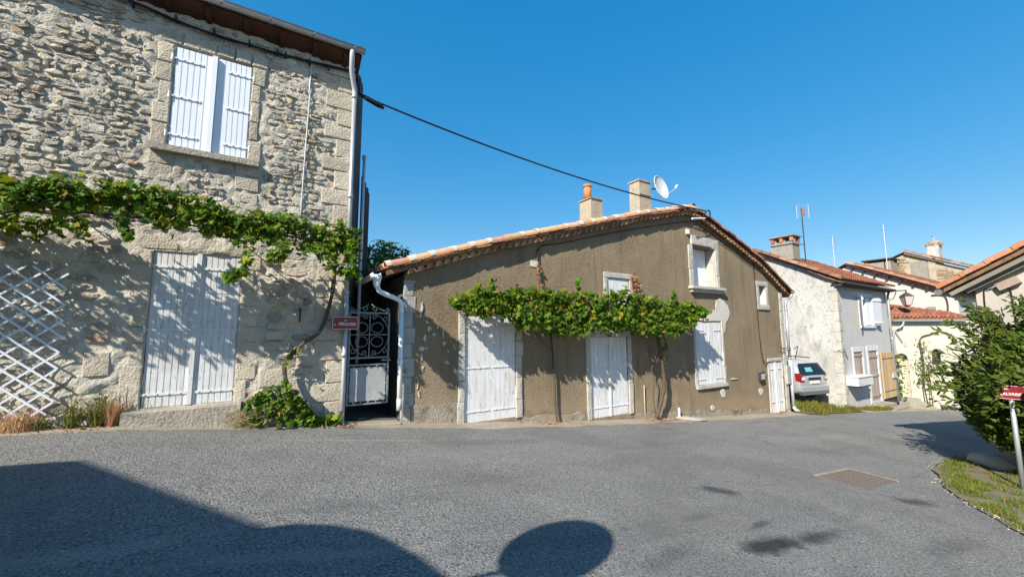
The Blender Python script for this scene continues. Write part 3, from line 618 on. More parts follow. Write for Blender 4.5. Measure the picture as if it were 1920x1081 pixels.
MB().box(-.99, -.93, Wy - .045, Wy + .02, 4.24, 5.76).build('closing_strip', WPAINT2, wn)
for z in (4.42, 5.0, 5.58):
    strap(wn, -1.46, -1.10, z, Wy, WPAINT2); strap(wn, -.46, -.80, z, Wy, WPAINT2)
mb = MB(); mb.box(-1.60, -.32, Wy - .12, Wy + .1, 4.13, 4.215); sl1 = mb.build('window_sill', STEPC, lh)
# door
def double_door(name, parent, x0, x1, z0, z1, y, n, m_, strip=None, strip_w=.06, straps=(), ironm=None, sl=.33):
    d = MB().box(x0, x1, y + .007, y + .04, z0, z1).build(name, m_, parent)
    mid = (x0 + x1) / 2
    planks_sub('plank', d, x0 + .004, mid - .003, z0, z1, y, n, m_); planks_sub('plank', d, mid + .003, x1 - .004, z0, z1, y, n, m_)
    if strip: MB().box(mid - strip_w / 2, mid + strip_w / 2, y - .028, y, z0, z1).build('closing_strip', m_, d)
    for z in straps:
        strap(d, x0 - .035, mid - .04, z, y, ironm or IRONW); strap(d, x1 + .035, mid + .04, z, y, ironm or IRONW)
    return d
double_door('door', lh, -1.46, -.455, .585, 2.715, Wy + .02, 7, WPAINT, True, .055, (.75, 1.62, 2.5))
st = MB(); 
def slab(mb, x0, x1, y0, y1, z0a, z1a, z0b, z1b, n=10):    # long rough slab following the ground
    for i in range(n):
        t0, t1 = i / n, (i + 1) / n; a, b = x0 + (x1 - x0) * t0, x0 + (x1 - x0) * t1
        za, zb_ = z0a + (z0b - z0a) * t0, z0a + (z0b - z0a) * t1; ta, tb = z1a + (z1b - z1a) * t0, z1a + (z1b - z1a) * t1
        ja, jb = .012 * noise.noise(Vector((a * 5, 1, 1))), .012 * noise.noise(Vector((b * 5, 1, 1)))
        mb.face([(a, y0 + ja - .03, za), (b, y0 + jb - .03, zb_), (b, y0 + jb, tb - .02), (a, y0 + ja, ta - .02)])
        mb.face([(a, y0 + ja, ta - .02), (b, y0 + jb, tb - .02), (b, y0 + jb + .02, tb), (a, y0 + ja + .02, ta)])
        mb.face([(a, y0 + ja + .02, ta), (b, y0 + jb + .02, tb), (b, y1, tb), (a, y1, ta)])
    mb.face([(x0, y0 - .03, z0a), (x0, y0, z1a - .02), (x0, y0 + .02, z1a), (x0, y1, z1a), (x0, y1, z0a)]); mb.face([(x1, y0 - .03, z0b), (x1, y1, z0b), (x1, y1, z1b), (x1, y0 + .02, z1b), (x1, y0, z1b - .02)])
slab(st, -1.60, -.34, 6.98, Wy + .07, .25, .565, .15, .575)
st.build('doorstep', STEPC, lh)
# cord down the wall, cable under the eave
tag(MB().tube(smooth_path([(.34, Wy - .03, 6.25), (.32, Wy - .04, 5.6), (.33, Wy - .045, 5.5), (.31, Wy - .04, 4.6), (.29, Wy - .035, 3.4)], 5), .012, 6).build('conduit', PIPEW, None, True), 'thin pale conduit running down the stone wall from the eave', 'conduit')
cb = thing('cable', 'black cable bundle clipped under the gutter of the stone house', 'cable', (-1, Wy - .06, 6.1))
pts = [(-9, Wy - .05, 6.28), (-3, Wy - .05, 6.24), (-1.92, Wy - .06, 6.20), (-1.45, Wy - .05, 6.13), (-1.0, Wy - .06, 6.09), (-.55, Wy - .05, 6.10), (-.17, Wy - .06, 6.10), (.3, Wy - .05, 6.14), (.93, Wy - .06, 6.19), (1.06, Wy - .05, 6.15), (1.12, Wy - .0, 5.85)]
MB().tube(smooth_path(pts, 4), .016, 6).build('wire', CABLE, cb, True)
MB().tube([p + Vector((0, -.012, -.022 + .012 * math.sin(i))) for i, p in enumerate(smooth_path(pts, 4))], .010, 6).build('wire', CABLE, cb, True)
for x in (-1.92, -1.45, -1.0, -.55, -.17, -.05, .3, .6): 
    z = 6.12 + .03 * abs(x); MB().box(x - .012, x + .012, Wy - .09, Wy, z - .05, z + .035).build('clip', BLACK, cb)

# trellis
tr = thing('trellis', 'white expanding lattice trellis leaning on the left stone wall', 'trellis', (-2.75, Wy - .08, .5))
tx0, tx1, tz0, tz1 = -3.5, -2.27, .64, 2.36
def clipseg(x, z, dx, dz):
    ts = []; t0, t1 = -9, 9
    for (p, d, lo, hi) in ((x, dx, tx0, tx1), (z, dz, tz0, tz1)):
        a, b = (lo - p) / d, (hi - p) / d
        if a > b: a, b = b, a
        t0, t1 = max(t0, a), min(t1, b)
    return (t0, t1) if t1 - t0 > .12 else None
k = -16
for s, yy in ((1, -.085), (-1, -.098)):
    for k in range(-14, 18):
        cx_ = -2.9 + k * .222; d = Vector((.75, s * .66)); r_ = clipseg(cx_, 1.54, d.x, d.y)
        if not r_: continue
        a, b = r_; a -= .05; b += .05
        p0 = (cx_ + d.x * a, Wy + yy, 1.54 + d.y * a); p1 = (cx_ + d.x * b, Wy + yy, 1.54 + d.y * b)
        MB().obox(p0, p1, .010, .022, (0, 0, 1)).build('slat', WPAINT2, tr)
# wall hook
MB_ = MB(); MB_.obox((.36, Wy - .06, 1.93), (.36, Wy, 1.93), .03, .05).tube([(.36, Wy - .06, 1.95), (.36, Wy - .07, 1.83), (.36, Wy - .03, 1.74)], .012, 6)
tag(MB_.build('wall_hook', IRONB), 'small dark iron hook on the stone wall right of the door', 'hook')

# ------------------------------------------------------------------ GATE and alley
gt = thing('iron_gate', 'narrow grey iron gate with scrollwork top and solid lower panel', 'gate', (1.5, 7.25, .1))
gx0, gx1, gy = 1.11, 1.80, 7.25
fr = MB()
for (a, b, z0, z1) in ((gx0, gx0 + .03, .34, 1.92), (gx1 - .03, gx1, .34, 1.92)): fr.box(a, b, gy - .015, gy + .015, z0, z1)
for z in (.34, 1.0, 1.12, 1.895): fr.box(gx0 + .03, gx1 - .03, gy - .014, gy + .014, z, z + .028)
fr.build('frame', GATEP, gt)
MB().box(gx0 + .05, gx1 - .05, gy + .0, gy + .01, .40, .97).build('panel', GATEW, gt)
mb = MB()
for k in range(5):
    x = gx0 + .10 + k * .125; mb.box(x, x + .02, gy - .012, gy + .012, .368, .40); mb.box(x, x + .02, gy - .012, gy + .012, .97, 1.0)
for k in range(3):
    z = .5 + k * .18; mb.box(gx0 + .03, gx0 + .05, gy - .012, gy + .012, z, z + .02); mb.box(gx1 - .05, gx1 - .03, gy - .012, gy + .012, z, z + .02)
tag(mb.build('panel_lug', GATEP, gt), kind='stuff')
def spiral(cx_, cz, r0_, a0, turns, sgn, n=16):
    return [(cx_ + math.cos(a0 + sgn * t * turns * 6.283) * r0_ * (1 - .72 * t), gy, cz + math.sin(a0 + sgn * t * turns * 6.283) * r0_ * (1 - .72 * t)) for t in [i / n for i in range(n + 1)]]
def scroll(pts): MB().tube(pts, .0075, 5).build('scroll', GATEP, gt, True)
cxg, czg = (gx0 + gx1) / 2, 1.53
MB().box(cxg - .008, cxg + .008, gy - .008, gy + .008, 1.148, 1.895).build('bar', GATEP, gt)
MB().box(gx0 + .03, gx1 - .03, gy - .007, gy + .007, czg - .008, czg + .008).build('bar', GATEP, gt)
for sx in (-1, 1):
    for sz in (-1, 1):
        arc = [(cxg + sx * (.02 + .30 * math.sin(t * 1.5)), gy, czg + sz * (.36 - .33 * (1 - math.cos(t * 1.5)))) for t in [i / 8 for i in range(9)]]
        scroll(arc)
        cc = (cxg + sx * .13, czg + sz * .12); scroll([(cc[0] + .10 * math.cos(t), gy, cc[1] + .09 * math.sin(t)) for t in [i * 6.283 / 14 for i in range(15)]])
        scroll(spiral(cxg + sx * .26, czg + sz * .29, .055, 0 if sx < 0 else math.pi, 1.1, sx * sz))
        scroll(spiral(cxg + sx * .07, czg + sz * .31, .045, math.pi / 2 * sz, 1.1, -sx * sz))
for sx in (-1, 1):
    scroll([(cxg + sx * (.02 + .32 * t), gy, 2.06 - .13 * t - .02 * math.sin(t * 3.1)) for t in [i / 8 for i in range(9)]])
    scroll(spiral(cxg + sx * .07, 1.985, .05, -math.pi / 2, 1.1, sx)); scroll(spiral(cxg + sx * .31, 1.965, .042, -math.pi / 2, 1.1, -sx))
MB().box(gx1 - .14, gx1 + .02, gy - .045, gy - .02, 1.075, 1.095).build('latch', GATEP, gt)
ps = tag(MB().box(1.03, 1.09, 7.20, 7.27, .05, 2.05).build('gate_post', PIPEW), 'slim grey metal post holding the gate, beside the house corner', 'post')
sb = MB(); slab(sb, 1.05, 1.98, 7.02, 7.35, -.1, .10, -.2, .02, 6)
tag(sb.build('doorstep', CONC), 'worn concrete threshold under the iron gate', 'step')
# red sign
def text_mesh(s, size, mtl, parent, matw, ext=.001, font_sp=1.0, xs=1.0):
    c = bpy.data.curves.new('lettering', 'FONT'); c.body = s; c.size = size; c.extrude = ext; c.align_x = 'CENTER'; c.align_y = 'CENTER'; c.space_character = font_sp; c.offset = .0012
    o = bpy.data.objects.new('tmp', c); COL.objects.link(o); bpy.context.view_layer.update()
    me = bpy.data.meshes.new_from_object(o.evaluated_get(bpy.context.evaluated_depsgraph_get())); COL.objects.unlink(o); bpy.data.objects.remove(o)
    for v in me.vertices: v.co.x *= xs
    me.transform(matw); me.materials.clear(); me.materials.append(mtl); return link('lettering', me, parent)
def sign_mat(c, yaw):  # plane facing -y when yaw=0
    return Matrix.Translation(c) @ Matrix.Rotation(yaw, 4, 'Z') @ Matrix.Rotation(R(90), 4, 'X')
def rounded_plate(w_, h, r_, th, M_, ring=None):
    mb = MB(); pts = []
    for (cx_, cy_, a0) in ((w_ / 2 - r_, h / 2 - r_, 0), (-w_ / 2 + r_, h / 2 - r_, 90), (-w_ / 2 + r_, -h / 2 + r_, 180), (w_ / 2 - r_, -h / 2 + r_, 270)):
        for k in range(5): t = R(a0 + k * 22.5); pts.append((cx_ + r_ * math.cos(t), cy_ + r_ * math.sin(t)))
    n = len(pts)
    if ring is None:
        mb.add([M_ @ Vector((a, b, 0)) for a, b in pts] + [M_ @ Vector((a, b, -th)) for a, b in pts], [tuple(range(n)), tuple(range(n, 2 * n))[::-1]] + [(k, n + k, n + (k + 1) % n, (k + 1) % n) for k in range(n)])
    else:
        inn = [(a * (1 - 2 * ring / w_), b * (1 - 2 * ring / h)) for a, b in pts]
        mb.add([M_ @ Vector((a, b, th)) for a, b in pts] + [M_ @ Vector((a, b, th)) for a, b in inn], [(k, (k + 1) % n, n + (k + 1) % n, n + k) for k in range(n)])
    return mb
sg = thing('street_sign', 'red enamel street name sign with rue lettering beside the iron gate', 'street sign', (1.02, 7.02, 1.72))
Ms = sign_mat(Vector((1.02, 6.99, 1.725)), R(4))
rounded_plate(.42, .225, .03, .012, Ms).build('plate', REDEN, sg)
rounded_plate(.40, .205, .025, .0012, Ms, .007).build('border', WHITEEN, sg)
text_mesh('rue', .036, WHITEEN, sg, Ms @ Matrix.Translation((.0, .042, .001)))
text_mesh('du', .030, WHITEEN, sg, Ms @ Matrix.Translation((-.165, -.025, .001)))
text_mesh('PÉRIGORD', .066, WHITEEN, sg, Ms @ Matrix.Translation((.03, -.02, .001)), xs=.86)
MB().box(.98, 1.06, 7.0, 7.09, 1.70, 1.75).build('bracket', IRONB, sg)

# ------------------------------------------------------------------ BROWN HOUSE
bh = thing('brown_house', 'low brown rendered gabled house with a vine across its front', 'house', (9, Wy, -.8))
TOPL = [(2.02, 2.62), (3.56, 3.15), (5.8, 3.79), (8.39, 4.53), (10.2, 4.97), (10.7, 5.0), (11.2, 4.85), (12.68, 4.33), (14.23, 3.75), (15.70, 2.97)]
top = lambda x: lerp_tab(TOPL, x)
d1 = (3.24, 4.41, -.19, 1.95, .06); d2 = (6.50, 7.74, -.47, 1.42, .05); w3 = (10.56, 11.86, .0, 1.84, .04)
uw = (10.62, 11.76, 2.88, 4.12, .40); hw = (7.10, 7.88, 2.1, 2.90, .05); tw = (14.20, 14.62, 2.46, 3.08, .30); sd = (14.52, 15.34, -1.22, .50, .05)
mb = MB(); wall_grid(mb, 2.02, 15.72, -1.7, top, Wy, [d1, d2, w3, uw, hw, tw, sd], .12, .018, .9, amp2=.008)
mb.build('wall', RENDER, bh, smooth=True)
mb = MB(); mb.face([(2.02, Wy, -.5), (2.02, 15, -.5), (2.02, 15, 2.62), (2.02, Wy, 2.62)]); mb.face([(15.72, Wy, -2), (15.72, 15, -2), (15.72, 15, 2.97), (15.72, Wy, 2.97)])
pf = [(x, 15, z) for x, z in TOPL]; mb.face([(2.02, 15, -.5)] + [(15.72, 15, -2)] + pf[::-1])
mb.build('side_wall', ALLEY, bh)
# lower stained plinth: thin uneven coat, 8 mm proud
mb = MB(); N_ = 120
for i in range(N_):
    a, b = 2.2 + 13.4 * i / N_, 2.2 + 13.4 * (i + 1) / N_
    if any(h[0] - .16 < (a + b) / 2 < h[1] + .16 for h in (d1, d2, sd)):
        if mb.v: mb.build('plinth', RENDERLOW, bh); mb = MB()
        continue
    hh = lambda x: gz(x, Wy) + (.34 if x < 3.1 else .16) + .16 * noise.noise(Vector((x * 2.2, 0, 7))) + .07 * noise.noise(Vector((x * 9, 0, 7)))
    mb.face([(a, Wy - .022, gz(a, Wy) - .1), (b, Wy - .022, gz(b, Wy) - .1), (b, Wy - .020, hh(b)), (a, Wy - .020, hh(a))]); mb.face([(a, Wy - .020, hh(a)), (b, Wy - .020, hh(b)), (b, Wy + .012, hh(b) + .006), (a, Wy + .012, hh(a) + .006)])
mb.build('plinth', RENDERLOW, bh) if mb.v else None
# plaster patches (irregular, slightly proud)
def patch(pts, y, mtl, name='plaster_patch', th=.012, n=3, parent=None):
    P_ = []
    m_ = len(pts)
    for i in range(m_):
        a, b = Vector(pts[i]), Vector(pts[(i + 1) % m_])
        for k in range(n):
            p = a.lerp(b, k / n); P_.append((p.x + rng.uniform(-.018, .018), p.y + rng.uniform(-.018, .018)))
    k = len(P_); mb = MB(); mb.add([(a, y - th, b) for a, b in P_] + [(a, y + .01, b) for a, b in P_], [tuple(range(k))] + [(i, k + i, k + (i + 1) % k, (i + 1) % k) for i in range(k)])
    return mb.build(name, mtl, parent or bh)
patch([(10.70, 1.86), (10.72, 2.14), (11.2, 2.16), (11.62, 2.2), (11.66, 2.48), (11.86, 2.56), (12.08, 2.50), (12.28, 2.34), (12.36, 2.10), (12.26, 1.94), (12.08, 1.76), (12.02, 1.5), (11.87, 1.5), (11.87, 1.86)], Wy - .012, PLASTER)
for (x, z, a, b) in ((2.36, 2.02, .03, .09), (2.34, 1.90, .02, .05), (2.5, 1.62, .02, .05), (2.60, 1.52, .035, .025), (2.42, 1.46, .025, .07), (2.36, 1.12, .02, .09), (2.78, 1.52, .018, .09), (2.80, 1.36, .022, .05), (2.31, .62, .022, .08), (2.34, .45, .015, .05), (2.55, 1.75, .015, .02), (2.46, 1.28, .02, .02), (2.66, 1.66, .012, .03), (2.40, .9, .012, .05), (2.9, 1.2, .012, .03), (12.4, .08, .2, .012), (2.38, 1.27, .05, .04), (13.9, -.42, .13, .12), (11.75, -.3, .12, .14)):
    patch([(x + a * math.cos(t), z + b * math.sin(t)) for t in [i * 6.283 / 7 for i in range(7)]], Wy - .016, PLASTER, th=.006, n=1)
# left quoins (painted pale)
z = -.1; k = 0
while z < 2.5:
    h = rng.uniform(.24, .34); h = min(h, 2.52 - z); t = rng.uniform(.42, .55); mb = MB(); block_mesh(mb, 2.015, 2.19 + (.05 if k % 2 else 0), z + .004, z + h - .004, .012, Wy, (t, t, t), .006); mb.build('stone', QUOINB, bh); z += h; k += 1
# white corner strip on the right
z = -1.5; k = 0
while z < 2.9:
    h = min(rng.uniform(.3, .5), 2.92 - z); mb = MB(); block_mesh(mb, 15.52, 15.74, z + .004, z + h - .004, .022, Wy, (.5, .5, .5)); mb.build('stone', WHITEST, bh); z += h
# surrounds
def surround(hole, wl, wr, wt, mtl=WHITEST, prot=.028, seg=.4, wb=0, tw_=None):
    a, b, c0, d0 = hole[:4]
    for (p, q) in ((a - wl, a), (b, b + wr)):
        z = c0 - .02
        while z < d0 - .02:
            h = min(seg * rng.uniform(.8, 1.2), d0 - z)
            if d0 - z - h < .12: h = d0 - z
            dx = rng.uniform(-.02, .02); mb = MB(); block_mesh(mb, p - (dx if p < a - .01 else 0), q + (dx if q > b + .01 else 0), z + .003, z + h - .003, prot, Wy, (.5, .5, .5), .01); mb.build('stone', mtl, bh); z += h
    if wt:
        mb = MB(); block_mesh(mb, a - wl, b + wr, d0 + .003, d0 + wt, prot + .004, Wy, (.5, .5, .5), .01); mb.build('lintel', mtl, bh)
surround(d1, .14, .16, .15); surround(d2, .14, .14, .16, seg=.9); surround(uw, .20, .16, .0, seg=.5); surround(hw, .12, .12, .14); surround(tw, .17, .16, .17, seg=.7)
surround(sd, .07, .08, .12, seg=1.2); surround(w3, .10, .12, .0, seg=.6)
mb = MB(); block_mesh(mb, 10.55, 11.55, 4.13, 4.42, .05, Wy, (.46, .46, .46)); mb.build('lintel', WHITEST, bh)
mb = MB(); block_mesh(mb, 11.55, 11.94, 4.10, 4.40, .03, Wy, (.46, .46, .46)); mb.build('lintel', WHITEST, bh)
mb = MB(); mb.box(10.36, 12.02, Wy - .16, Wy + .05, 2.80, 2.875); mb.box(10.42, 11.96, Wy - .10, Wy + .0, 2.70, 2.80); mb.build('window_sill', WHITEST, bh)
mb = MB(); block_mesh(mb, 14.02, 14.80, 2.27, 2.45, .04, Wy, (.45, .45, .45)); mb.build('window_sill', WHITEST, bh)
mb = MB(); mb.box(10.48, 11.98, Wy - .07, Wy + .02, -.10, -.005); mb.build('window_sill', WHITEST, bh)
# doors & windows
double_door('door', bh, 3.245, 4.405, -.185, 1.945, Wy + .015, 5, WPAINT, False, 0, (.02, .86, 1.66))
dd = double_door('door', bh, 6.505, 7.735, -.465, 1.415, Wy + .015, 5, WPAINT, True, .05, (-.24,))
wd = MB().box(10.565, 11.855, Wy + .011, Wy + .038, .0, 1.83).build('window', WPAINT, bh)
planks_sub('plank', wd, 10.57, 11.18, .01, 1.83, Wy + .004, 4, WPAINT); planks_sub('plank', wd, 11.20, 11.85, .01, 1.83, Wy + .004, 5, WPAINT)
for z in (.16, 1.58): strap(wd, 11.89, 11.45, z, Wy, IRONW); strap(wd, 10.53, 10.95, z, Wy, IRONW)
# upper window: shutter set deep, pale lining on the right reveal
uwd = MB().box(10.63, 11.75, Wy + .34, Wy + .36, 2.88, 4.12).build('window', WPAINT2, bh)
planks_sub('plank', uwd, 10.66, 11.72, 2.90, 4.10, Wy + .30, 9, WPAINT2)
mb = MB(); mb.box(11.735, 11.758, Wy + .01, Wy + .34, 2.885, 4.115).build('reveal_lining', WHITEST, bh); MB().box(10.622, 10.64, Wy + .01, Wy + .34, 2.885, 4.115).build('reveal_lining', WHITEST, bh)
hwd = MB().box(7.10, 7.88, Wy + .03, Wy + .045, 2.1, 2.90).build('window', WPAINT, bh)
planks_sub('plank', hwd, 7.11, 7.87, 2.12, 2.89, Wy + .008, 5, WPAINT)
twd = MB().box(14.20, 14.62, Wy + .28, Wy + .30, 2.46, 3.08).build('window', BLACK, bh)
MB().box(14.605, 14.618, Wy + .01, Wy + .28, 2.465, 3.075).build('reveal_lining', WPAINT, twd)
sdd = MB().box(14.525, 15.335, Wy + .03, Wy + .045, -1.215, .495).build('door', WPAINT, bh)
planks_sub('plank', sdd, 14.53, 15.33, -1.21, .49, Wy + .008, 6, WPAINT)
MB().box(14.90, 14.96, Wy - .02, Wy + .01, -1.21, .49).build('closing_strip', WPAINT, sdd)
for z in (-.85, .25): strap(sdd, 14.50, 14.78, z, Wy, IRONW); strap(sdd, 15.36, 15.08, z, Wy, IRONW)
# house number plaque
npl = MB().box(7.04, 7.16, Wy - .045, Wy - .03, 1.44, 1.56); npo = npl.build('house_number', BLACK); tag(npo, 'small dark house number plaque above the middle white door', 'number plaque')
text_mesh('8', .09, WHITEEN, npo, sign_mat(Vector((7.10, Wy - .047, 1.50)), 0))
# small box, meter, vent, pipes
tag(MB().box(10.34, 10.44, Wy - .07, Wy - .01, 4.42, 4.56).build('junction_box', WPVC), 'tiny white junction box above the upper window', 'junction box')
mt = thing('meter_box', 'small rusty brown meter box on the brown wall left of the narrow door', 'meter box', (13.93, Wy, .1))
MB().box(13.80, 14.06, Wy - .10, Wy, -.08, .20).build('casing', IRONB, mt); MB().box(13.79, 14.07, Wy - .12, Wy, .20, .225).build('lid', CAST, mt)
MB().box(13.83, 14.03, Wy - .106, Wy - .10, -.03, .15).build('cover_plate', MIRR, mt)
vt = MB(); 
for k in range(12):
    t0, t1 = k * 6.283 / 12, (k + 1) * 6.283 / 12
    vt.face([(11.2 + .08 * math.cos(t0), Wy - .035, -.69 + .08 * math.sin(t0)), (11.2 + .08 * math.cos(t1), Wy - .035, -.69 + .08 * math.sin(t1)), (11.2 + .05 * math.cos(t1), Wy - .035, -.69 + .05 * math.sin(t1)), (11.2 + .05 * math.cos(t0), Wy - .035, -.69 + .05 * math.sin(t0))][::-1])
    vt.face([(11.2 + .08 * math.cos(t0), Wy - .035, -.69 + .08 * math.sin(t0)), (11.2 + .08 * math.cos(t0), Wy, -.69 + .08 * math.sin(t0)), (11.2 + .08 * math.cos(t1), Wy, -.69 + .08 * math.sin(t1)), (11.2 + .08 * math.cos(t1), Wy - .035, -.69 + .08 * math.sin(t1))])
vt.face([(11.2 + .05 * math.cos(k * .5236), Wy - .028, -.69 + .05 * math.sin(k * .5236)) for k in range(12)])
tag(vt.build('vent', WHITEST), 'round pale vent ring low on the brown wall', 'vent')
tag(MB().tube([(9.54, Wy - .1, -1.05), (9.54, Wy - .1, -.50)], .028, 8).build('pipe_stub', WPVC, None, True), 'short white pipe standing beside the vine trunk', 'pipe')
tag(MB().tube([(8.27, Wy - .035, -.95), (8.27, Wy - .035, .18)], .014, 6).build('conduit', WHITEST, None, True), 'thin pale conduit low on the wall right of the middle door', 'conduit')
pl = MB(); pl.add([gp(9.35, 7.02, .03), gp(9.75, 7.02, .03), gp(10.25, 6.72, .03), gp(9.9, 6.68, .03), gp(9.35, 7.02, .09), gp(9.75, 7.02, .09), gp(10.25, 6.72, .05), gp(9.9, 6.68, .05)], [(4, 7, 6, 5), (0, 4, 5, 1), (1, 5, 6, 2), (2, 6, 7, 3), (3, 7, 4, 0)])
tag(pl.build('stone_slab', WHITEST), 'pale flat slab lying on the footway before the brown house', 'slab')
tag(MB().tube(smooth_path([(13.95, Wy - .03, 3.85), (13.98, Wy - .03, 2.2), (14.02, Wy - .03, 1.2), (14.12, Wy - .03, .62), (14.25, Wy - .04, .46), (14.46, Wy - .04, .52)], 6), .012, 6).build('cable', CABLE, None, True), 'thin black cable running down to the narrow white door', 'cable')
# roof of the brown house
RTOP = [(1.66, 2.68), (2.02, 2.80), (3.56, 3.31), (5.8, 3.96), (8.39, 4.68), (10.2, 5.13), (10.55, 5.17), (11.2, 5.0), (12.68, 4.50), (14.23, 3.92), (15.70, 3.14), (16.15, 2.88)]
rtop = lambda x: lerp_tab(RTOP, x)
VY = 6.99
mb = MB()
for (a, za), (b, zb_) in zip(RTOP, RTOP[1:]):
    mb.face([(a, VY + .06, za - .03), (b, VY + .06, zb_ - .03), (b, 15.2, zb_ - .03), (a, 15.2, za - .03)]); mb.face([(a, VY + .06, za - .11), (b, VY + .06, zb_ - .11), (b, 15.2, zb_ - .11), (a, 15.2, za - .11)])
    mb.face([(a, VY + .06, za - .11), (b, VY + .06, zb_ - .11), (b, VY + .06, zb_ - .03), (a, VY + .06, za - .03)])
mb.build('roof', TILEOLD, bh)
# eaves tiles laid across the rake, mouths outwards
def tile_me(L_, r_a, r_b, th=.013, n=7, name='tile', mtl=TILE, a0=0, a1=180):
    mb = MB(); half_pipe(mb, (0, 0, 0), (L_, 0, 0), r_a, (0, 0, 1), False, th, n, None, r_b, a0, a1)
    if name == 'eaves_tile': mb.add([(L_ * .0 + .03, r_a * .92 * math.cos(k * math.pi / 8), r_a * .92 * math.sin(k * math.pi / 8)) for k in range(9)] + [(L_ - .03, r_a * .92 * math.cos(k * math.pi / 8), r_a * .92 * math.sin(k * math.pi / 8)) for k in range(9)], [tuple(range(9))[::-1], tuple(range(9, 18))])
    return mb.mesh(name, mtl, False)
gm_ = tile_me(.30, .085, .080, .016, 8, 'eaves_tile', GENOISE)
x = 2.12; k = 0
while x < 15.62:
    z = top(x) - .01
    sl_a = math.atan2(top(x + .05) - top(x - .05), .1)
    o = link('eaves_tile', gm_, bh); o.location = o.location
    o.matrix_basis = Matrix.Translation((x, VY + .035 - rng.uniform(0, .025), z + rng.uniform(-.008, .008))) @ Matrix.Rotation(-sl_a, 4, 'Y') @ Matrix.Rotation(R(90), 4, 'Z')
    x += .185 * math.cos(sl_a) * rng.uniform(.97, 1.03); k += 1
# verge tiles along the rake
for row, (yy, rr) in enumerate(((VY + .03, .095), (VY + .25, .09), (VY + .47, .09), (VY + .69, .09))):
    for side in (0, 1):
        x = 1.64 if side == 0 else 16.2; end = 10.5
        m_ = tile_me(.47, rr, rr * .85, .013, 7, 'tile', TILE if side == 0 else TILEOLD, 0 if row else -15, 180 if row else 195)
        mm_ = None
        if side == 0:
            q = MB(); half_pipe(q, (0, 0, 0), (.14, 0, 0), rr + .008, (0, 0, 1), False, .012, 7, None, rr + .004); mm_ = q.mesh('mortar', TMORT)
        while (x < end) if side == 0 else (x > end + .2):
            s = .40; x2 = x + s if side == 0 else x - s
            z0, z1 = rtop(x) + .03, rtop(x2) + .03; a = math.atan2(z1 - z0, s if side == 0 else s)
            M_ = Matrix.Translation((x, yy + rng.uniform(-.012, .012), z0 + rng.uniform(-.006, .008)))
            M_ = M_ @ (Matrix.Rotation(-a, 4, 'Y') if side == 0 else Matrix.Rotation(math.pi, 4, 'Z') @ Matrix.Rotation(-a, 4, 'Y'))
            o = link('tile', m_, bh); o.matrix_basis = M_ @ Matrix.Rotation(R(rng.uniform(-2, 2)), 4, 'Z')
            if mm_ and row < 2 and rng.random() < .85:
                o = link('mortar', mm_, bh); o.matrix_basis = M_ @ Matrix.Translation((rng.uniform(-.02, .02), 0, 0)) @ Matrix.Scale(rng.uniform(.5, 1.2), 4, (1, 0, 0))
            x = x2
def tile_rows(mb, pts_profile, y0, y1, dy, side_len=.42, r_=.085, tints=None):
    pass
st = MB()
yy = VY + .91
while yy < 15.1:
    for (a, b, s) in ((1.5, 10.5, 1), (16.2, 10.6, -1)):
        x = a
        while (x < b) if s > 0 else (x > b):
            x2 = x + .40 * s; t = rng.uniform(.4, .6); half_pipe(st, (x, yy, rtop(x) + .035), (x2 + .05 * s, yy, rtop(x2) + .02), .088, (0, 0, 1), False, .01, 4, (t, t * rng.uniform(.9, 1), t * .95), .078); x = x2
    yy += .22
tag(st.build('roof_tiling', TILERED, bh), kind='stuff')
# ridge
m_ = tile_me(.45, .13, .12, .014, 8, 'ridge_tile', TILEOLD); yy = VY - .02
while yy < 15:
    o = link('ridge_tile', m_, bh); o.matrix_basis = Matrix.Translation((10.53, yy, 5.21)) @ Matrix.Rotation(R(90), 4, 'Z'); yy += .41
mb = MB(); mb.box(10.35, 10.75, VY - .01, VY + .25, 5.12, 5.26); mb.build('ridge_mortar', TMORT, bh)
# chimneys
def chimney(parent, name, x0, x1, y0, y1, z0, z1, mtl, taper=.0):
    mb = MB(); n = 5
    for k in range(n):
        a, b = z0 + (z1 - z0) * k / n, z0 + (z1 - z0) * (k + 1) / n; ta, tb = taper * k / n, taper * (k + 1) / n
        v = [(x0 + ta, y0 + ta, a), (x1 - ta, y0 + ta, a), (x1 - ta, y1 - ta, a), (x0 + ta, y1 - ta, a), (x0 + tb, y0 + tb, b), (x1 - tb, y0 + tb, b), (x1 - tb, y1 - tb, b), (x0 + tb, y1 - tb, b)]
        mb.add(v, [(0, 1, 5, 4), (1, 2, 6, 5), (2, 3, 7, 6), (3, 0, 4, 7)] + ([(4, 5, 6, 7)] if k == n - 1 else []))
    return mb.build(name, mtl, parent)
c1 = thing('chimney', 'short rendered chimney with an orange clay pot on the brown house', 'chimney', (7.7, 8.4, 4.6))
chimney(c1, 'stack', 7.54, 8.00, 8.15, 8.66, 4.2, 5.33, CHIM, .015)
MB().box(7.52, 8.02, 8.13, 8.68, 5.33, 5.355).build('cap', CHIM, c1)
MB().tube([(7.66, 8.42, 5.36), (7.66, 8.42, 5.78)], [.115, .105], 14).build('pot', TERRA, c1, True); MB().tube([(7.66, 8.42, 5.74), (7.66, 8.42, 5.80)], .125, 14).build('rim', TERRA, c1, True)
c2 = thing('chimney', 'large square sandy chimney stack behind the satellite dish', 'chimney', (9.7, 8.5, 5))
chimney(c2, 'stack', 9.62, 10.16, 8.2, 8.62, 4.7, 6.28, CHIM, .012)
MB().box(9.60, 10.18, 8.18, 8.64, 6.28, 6.32).build('cap', CHIM, c2)
